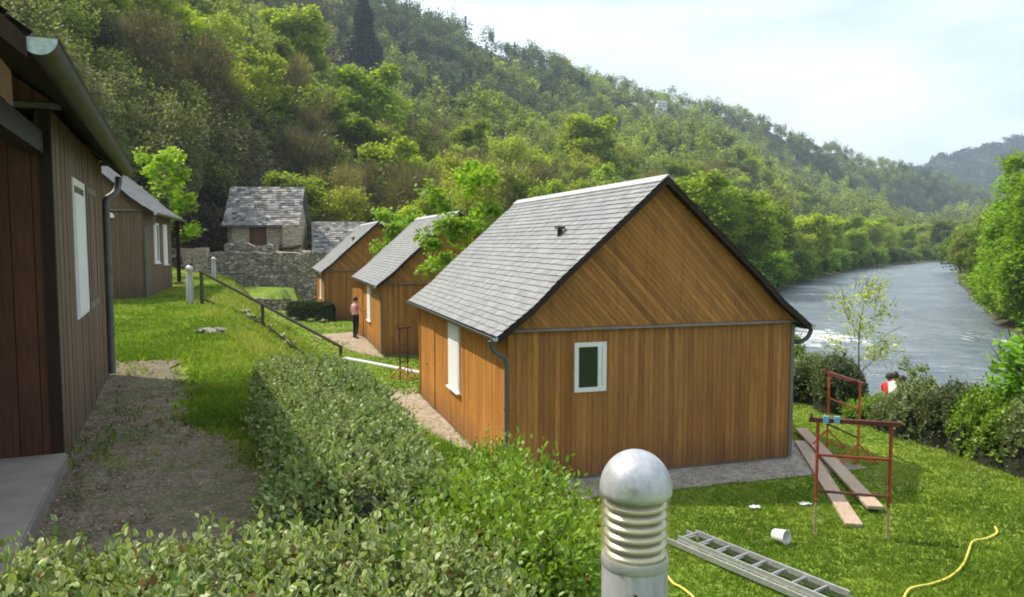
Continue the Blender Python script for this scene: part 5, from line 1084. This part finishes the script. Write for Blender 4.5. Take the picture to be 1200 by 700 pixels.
M['skin'] = plain('skin', (.5, .28, .19), .55, var=.05); M['hair'] = plain('dark_hair', (.03, .02, .014), .6); M['trousers'] = plain('dark_trousers', (.012, .012, .018), .9); M['shirt'] = plain('pale_shirt', (.7, .42, .4), .85, var=.08); M['red_cloth'] = plain('red_cloth', (.6, .035, .03), .8); M['white_cloth'] = plain('white_cloth', (.78, .78, .76), .8); M['navy_cloth'] = plain('navy_cloth', (.02, .025, .06), .8); M['shoe'] = plain('dark_shoes', (.02, .018, .016), .6)
HEAD = [('head', 'neck')]
def face_bits(root, c, fwd, s=1.0, hairlen=.1):
    """nose, eyes, ears, mouth and hair as children"""
    c = Vector(c); f = Vector(fwd).normalized(); sd = Vector((-f.y, f.x, 0)); up = Vector((0, 0, 1)); rotz = math.atan2(f.y, f.x)
    h = MB(); n = 14
    for i in range(8):
        for j in range(n):
            def P(a, b):
                t = a/8*1.95; p = b/n*2*math.pi; d = (f*math.cos(p)+sd*math.sin(p))*math.sin(t)+up*math.cos(t)
                r_ = .112 if d.dot(f) < .35 or d.z > .75 else .094; q = d*r_; q.z *= 1.15; return c+q-f*.01
            h.poly([P(i, j), P(i, j+1), P(i+1, j+1), P(i+1, j)])
    h.build('hair', M['hair'], root, smooth=True)
    for s_ in (-1, 1):
        e = MB(); e.lathe([(0, .012), (.009, .007), (.012, 0), (.009, -.007), (0, -.012)], c+f*.088+sd*s_*.032+up*.005, 8); e.build('eye', M['hair'], root)
        a = MB(); a.lathe([(0, .03), (.012, .02), (.016, 0), (.01, -.025), (0, -.03)], c+sd*s_*.098-up*.01, 8); a.build('ear', M['skin'], root)
    m = MB(); m.tube([c+f*.095+up*.01, c+f*.122-up*.028, c+f*.098-up*.035], [.008, .014, .008], 6); m.build('nose', M['skin'], root)
    m = MB(); m.tube([c+f*.093-sd*.022-up*.06, c+f*.1-up*.058, c+f*.093+sd*.022-up*.06], .006, 6); m.build('mouth', M['red_cloth'], root)
def hand(root, w, d, palm, s=1.0):
    """hand as continuation mesh: palm + five tapered bent fingers"""
    w = Vector(w); d = Vector(d).normalized(); pn = Vector(palm).normalized(); sd = d.cross(pn).normalized(); m = MB()
    m.tube([w, w+d*.05, w+d*.095], [.024, .036, .032], 8)
    for i, ln in enumerate((.07, .082, .076, .06)):
        b = w+d*.088+sd*(i-1.5)*.02; k1 = b+d*ln*.5+pn*.006; k2 = k1+d*ln*.3+pn*.02; k3 = k2+d*ln*.12+pn*.02; m.tube([b, k1, k2, k3], [.0095, .009, .008, .006], 6)
    b = w+d*.03-sd*.03; m.tube([b, b+d*.03-sd*.022+pn*.008, b+d*.058-sd*.024+pn*.02], [.012, .0105, .008], 6); m.build('hand', M['skin'], root, smooth=True)
def standing(loc, rz, label):
    root = empty('person', loc, rz); tag(root, label, 'person')
    # faces +x
    J = dict(pelvis=((0, 0, .96), (.15, .115)), waist=((0, 0, 1.1), (.135, .1)), chest=((.01, 0, 1.3), (.165, .115)), sh=((0, 0, 1.43), (.12, .09)), neck=((0.01, 0, 1.51), .052), chin=((.03, 0, 1.58), .075), head=((.02, 0, 1.655), .097), top=((.01, 0, 1.72), .08),
             hl=((0, .09, .9), .095), kl=((.05, .1, .5), .062), al=((.0, .1, .1), .042), hel=((-.03, .1, .045), .04), tl=((.16, .115, .03), .032), hr=((0, -.09, .9), .095), kr=((.0, -.1, .5), .062), ar=((-.1, -.1, .1), .042), her=((-.13, -.1, .045), .04), tr=((.06, -.115, .03), .032),
             sl=((0, .17, 1.41), .06), el=((-.02, .23, 1.13), .042), wl=((.12, .2, .92), .028), sr=((0, -.17, 1.41), .06), er=((.1, -.24, 1.16), .042), wr=((.32, -.2, 1.22), .028))
    E = [('pelvis', 'waist'), ('waist', 'chest'), ('chest', 'sh'), ('sh', 'neck'), ('neck', 'chin'), ('chin', 'head'), ('head', 'top'), ('pelvis', 'hl'), ('hl', 'kl'), ('kl', 'al'), ('al', 'hel'), ('hel', 'tl'), ('pelvis', 'hr'), ('hr', 'kr'), ('kr', 'ar'), ('ar', 'her'), ('her', 'tr'), ('sh', 'sl'), ('sl', 'el'), ('el', 'wl'), ('sh', 'sr'), ('sr', 'er'), ('er', 'wr')]
    def part(c):
        if c.z < .085: return 3
        if c.z < 1.02 and abs(c.y) < .19 and c.x < .11+.1*(c.z < .3): return 2
        if c.z > 1.5: return 0
        if abs(c.y) > .2 and c.z < 1.25 or c.x > .16: return 0
        return 1
    skin_body('body', J, E, [M['skin'], M['shirt'], M['trousers'], M['shoe']], part, root)
    face_bits(root, (.02, 0, 1.66), (1, 0, 0)); hand(root, (.12, .2, .93), (.25, -.02, -.9), (.3, -1, 0)); hand(root, (.31, -.2, 1.215), (1, .1, .2), (0, 1, -.2))
    return root
x, y = at(417, 397, LOW); standing((x, y, H(x, y)+.01), R(60), 'person in a pale pink top and dark trousers standing at the open cabin door')
def seated(loc, rz, label, top, leg):
    root = empty('person', loc, rz); tag(root, label, 'person')
    J = dict(pelvis=((0, 0, .14), (.16, .12)), waist=((.01, 0, .28), (.13, .1)), chest=((.04, 0, .48), (.165, .115)), sh=((.06, 0, .6), (.12, .09)), neck=((.08, 0, .68), .052), chin=((.1, 0, .74), .075), head=((.1, 0, .82), .097), top=((.09, 0, .89), .08),
             hl=((.08, .1, .13), .09), kl=((.42, .14, .46), .062), al=((.56, .13, .1), .042), tl=((.72, .14, .04), .034), hr=((.08, -.1, .13), .09), kr=((.4, -.15, .44), .062), ar=((.6, -.14, .1), .042), tr=((.76, -.15, .04), .034),
             sl=((.06, .17, .58), .058), el=((.18, .24, .36), .042), wl=((.38, .12, .48), .028), sr=((.06, -.17, .58), .058), er=((.18, -.24, .36), .042), wr=((.38, -.1, .48), .028))
    E = [('pelvis', 'waist'), ('waist', 'chest'), ('chest', 'sh'), ('sh', 'neck'), ('neck', 'chin'), ('chin', 'head'), ('head', 'top'), ('pelvis', 'hl'), ('hl', 'kl'), ('kl', 'al'), ('al', 'tl'), ('pelvis', 'hr'), ('hr', 'kr'), ('kr', 'ar'), ('ar', 'tr'), ('sh', 'sl'), ('sl', 'el'), ('el', 'wl'), ('sh', 'sr'), ('sr', 'er'), ('er', 'wr')]
    def part(c):
        if c.z > .67: return 0
        if c.x > .5 and c.z < .09: return 3
        if c.x > .3 and abs(c.y) < .13 and c.z > .44 and c.x < .42: return 0
        if c.z < .22 or (c.x > .24 and not (abs(c.y) > .19 and c.z > .3)): return 2
        return 1
    skin_body('body', J, E, [M['skin'], M[top], M[leg], M['shoe']], part, root); face_bits(root, (.1, 0, .825), (1, 0, 0))
    hand(root, (.375, .12, .48), (.6, -.5, -.1), (0, 0, -1)); hand(root, (.375, -.1, .48), (.6, .5, -.1), (0, 0, -1)); return root
for px, py, d, dz, rz, lb, tp, lg in ((1045, 0, 22.0, 0, R(35), 'person in a red top sitting on the river bank beyond the shrubs', 'red_cloth', 'trousers'), (1051, 0, 21.2, 0, R(20), 'person in a white top sitting beside the person in red on the river bank', 'white_cloth', 'navy_cloth'), (1062, 0, 21.6, 0, R(60), 'person in dark clothes sitting at the right of the group on the river bank', 'navy_cloth', 'white_cloth')):
    x, y = dp(px, d); zz = H(x, y); seated((x, y, zz+.42+.0), rz, lb, tp, lg)
    m = MB(); bmz = MB()
# bench under the seated group
x, y = dp(1046, 22.0); 
def bench(a, b, label):
    A = Vector((*a, H(*a))); B = Vector((*b, H(*b))); zt = max(A.z, B.z)+.42; d = (B-A); d.z = 0; Ld = d.length; root = empty('timber_bench', ((A.x+B.x)/2, (A.y+B.y)/2, min(A.z, B.z)), math.atan2(d.y, d.x)); tag(root, label, 'bench'); z0 = root.location.z; h = zt-z0
    m = MB(); m.box((0, 0, h-.035), (Ld+.4, .42, .06), (.5, .5, 0)); m.build('seat', M['pale_wood'], root)
    for s in (-1, 1): m = MB(); m.box((s*Ld*.4, 0, (h-.07)/2-.15), (.12, .36, h-.07+.3), (.4, .5, 0)); m.build('leg', M['pale_wood'], root)
bench(dp(1022, 22.0), dp(1065, 21.4), 'long pale timber bench under the people on the river bank')
# stems sticking up out of the shrub row
for i, (px, py, h) in enumerate([(1084, 505, 1.8), (1092, 508, 1.6), (1104, 515, 1.7)]):
    x, y = at(px, py, LOW); y += .8; t, tips = trunk_mesh('stem', h, .015, 5, 300+i, .14, start=.4, n=5); c = crown_mesh('leafage', tips, h, 130, .06, .12, (.13, .19, .04), 300+i, twig=10, floor=.8)
    place('upright_shrub', (t, c), (x, y, H(x, y)), (1, 1), 0, 'slender upright leafy stem rising above the shrub row before the river', 'shrub', 'slender stems in the shrub row')

# ------------------------------------------------------------------ air
k = NT('air'); k.t.nodes.remove(k.b); pv = k.n('VolumePrincipled'); pv.inputs['Color'].default_value = (.68, .84, 1, 1); pv.inputs['Density'].default_value = .00032; pv.inputs['Anisotropy'].default_value = .3; k.link(pv.outputs[0], k.o.inputs['Volume'])
m = MB(); m.box((0, 0, 180), (5700, 5700, 440)); hz = m.build('haze', k.m); tag(hz, 'pale valley air', kind='stuff')
scene.cycles.volume_bounces = 0
print('trees', cnt[0], 'objects', len(bpy.data.objects))
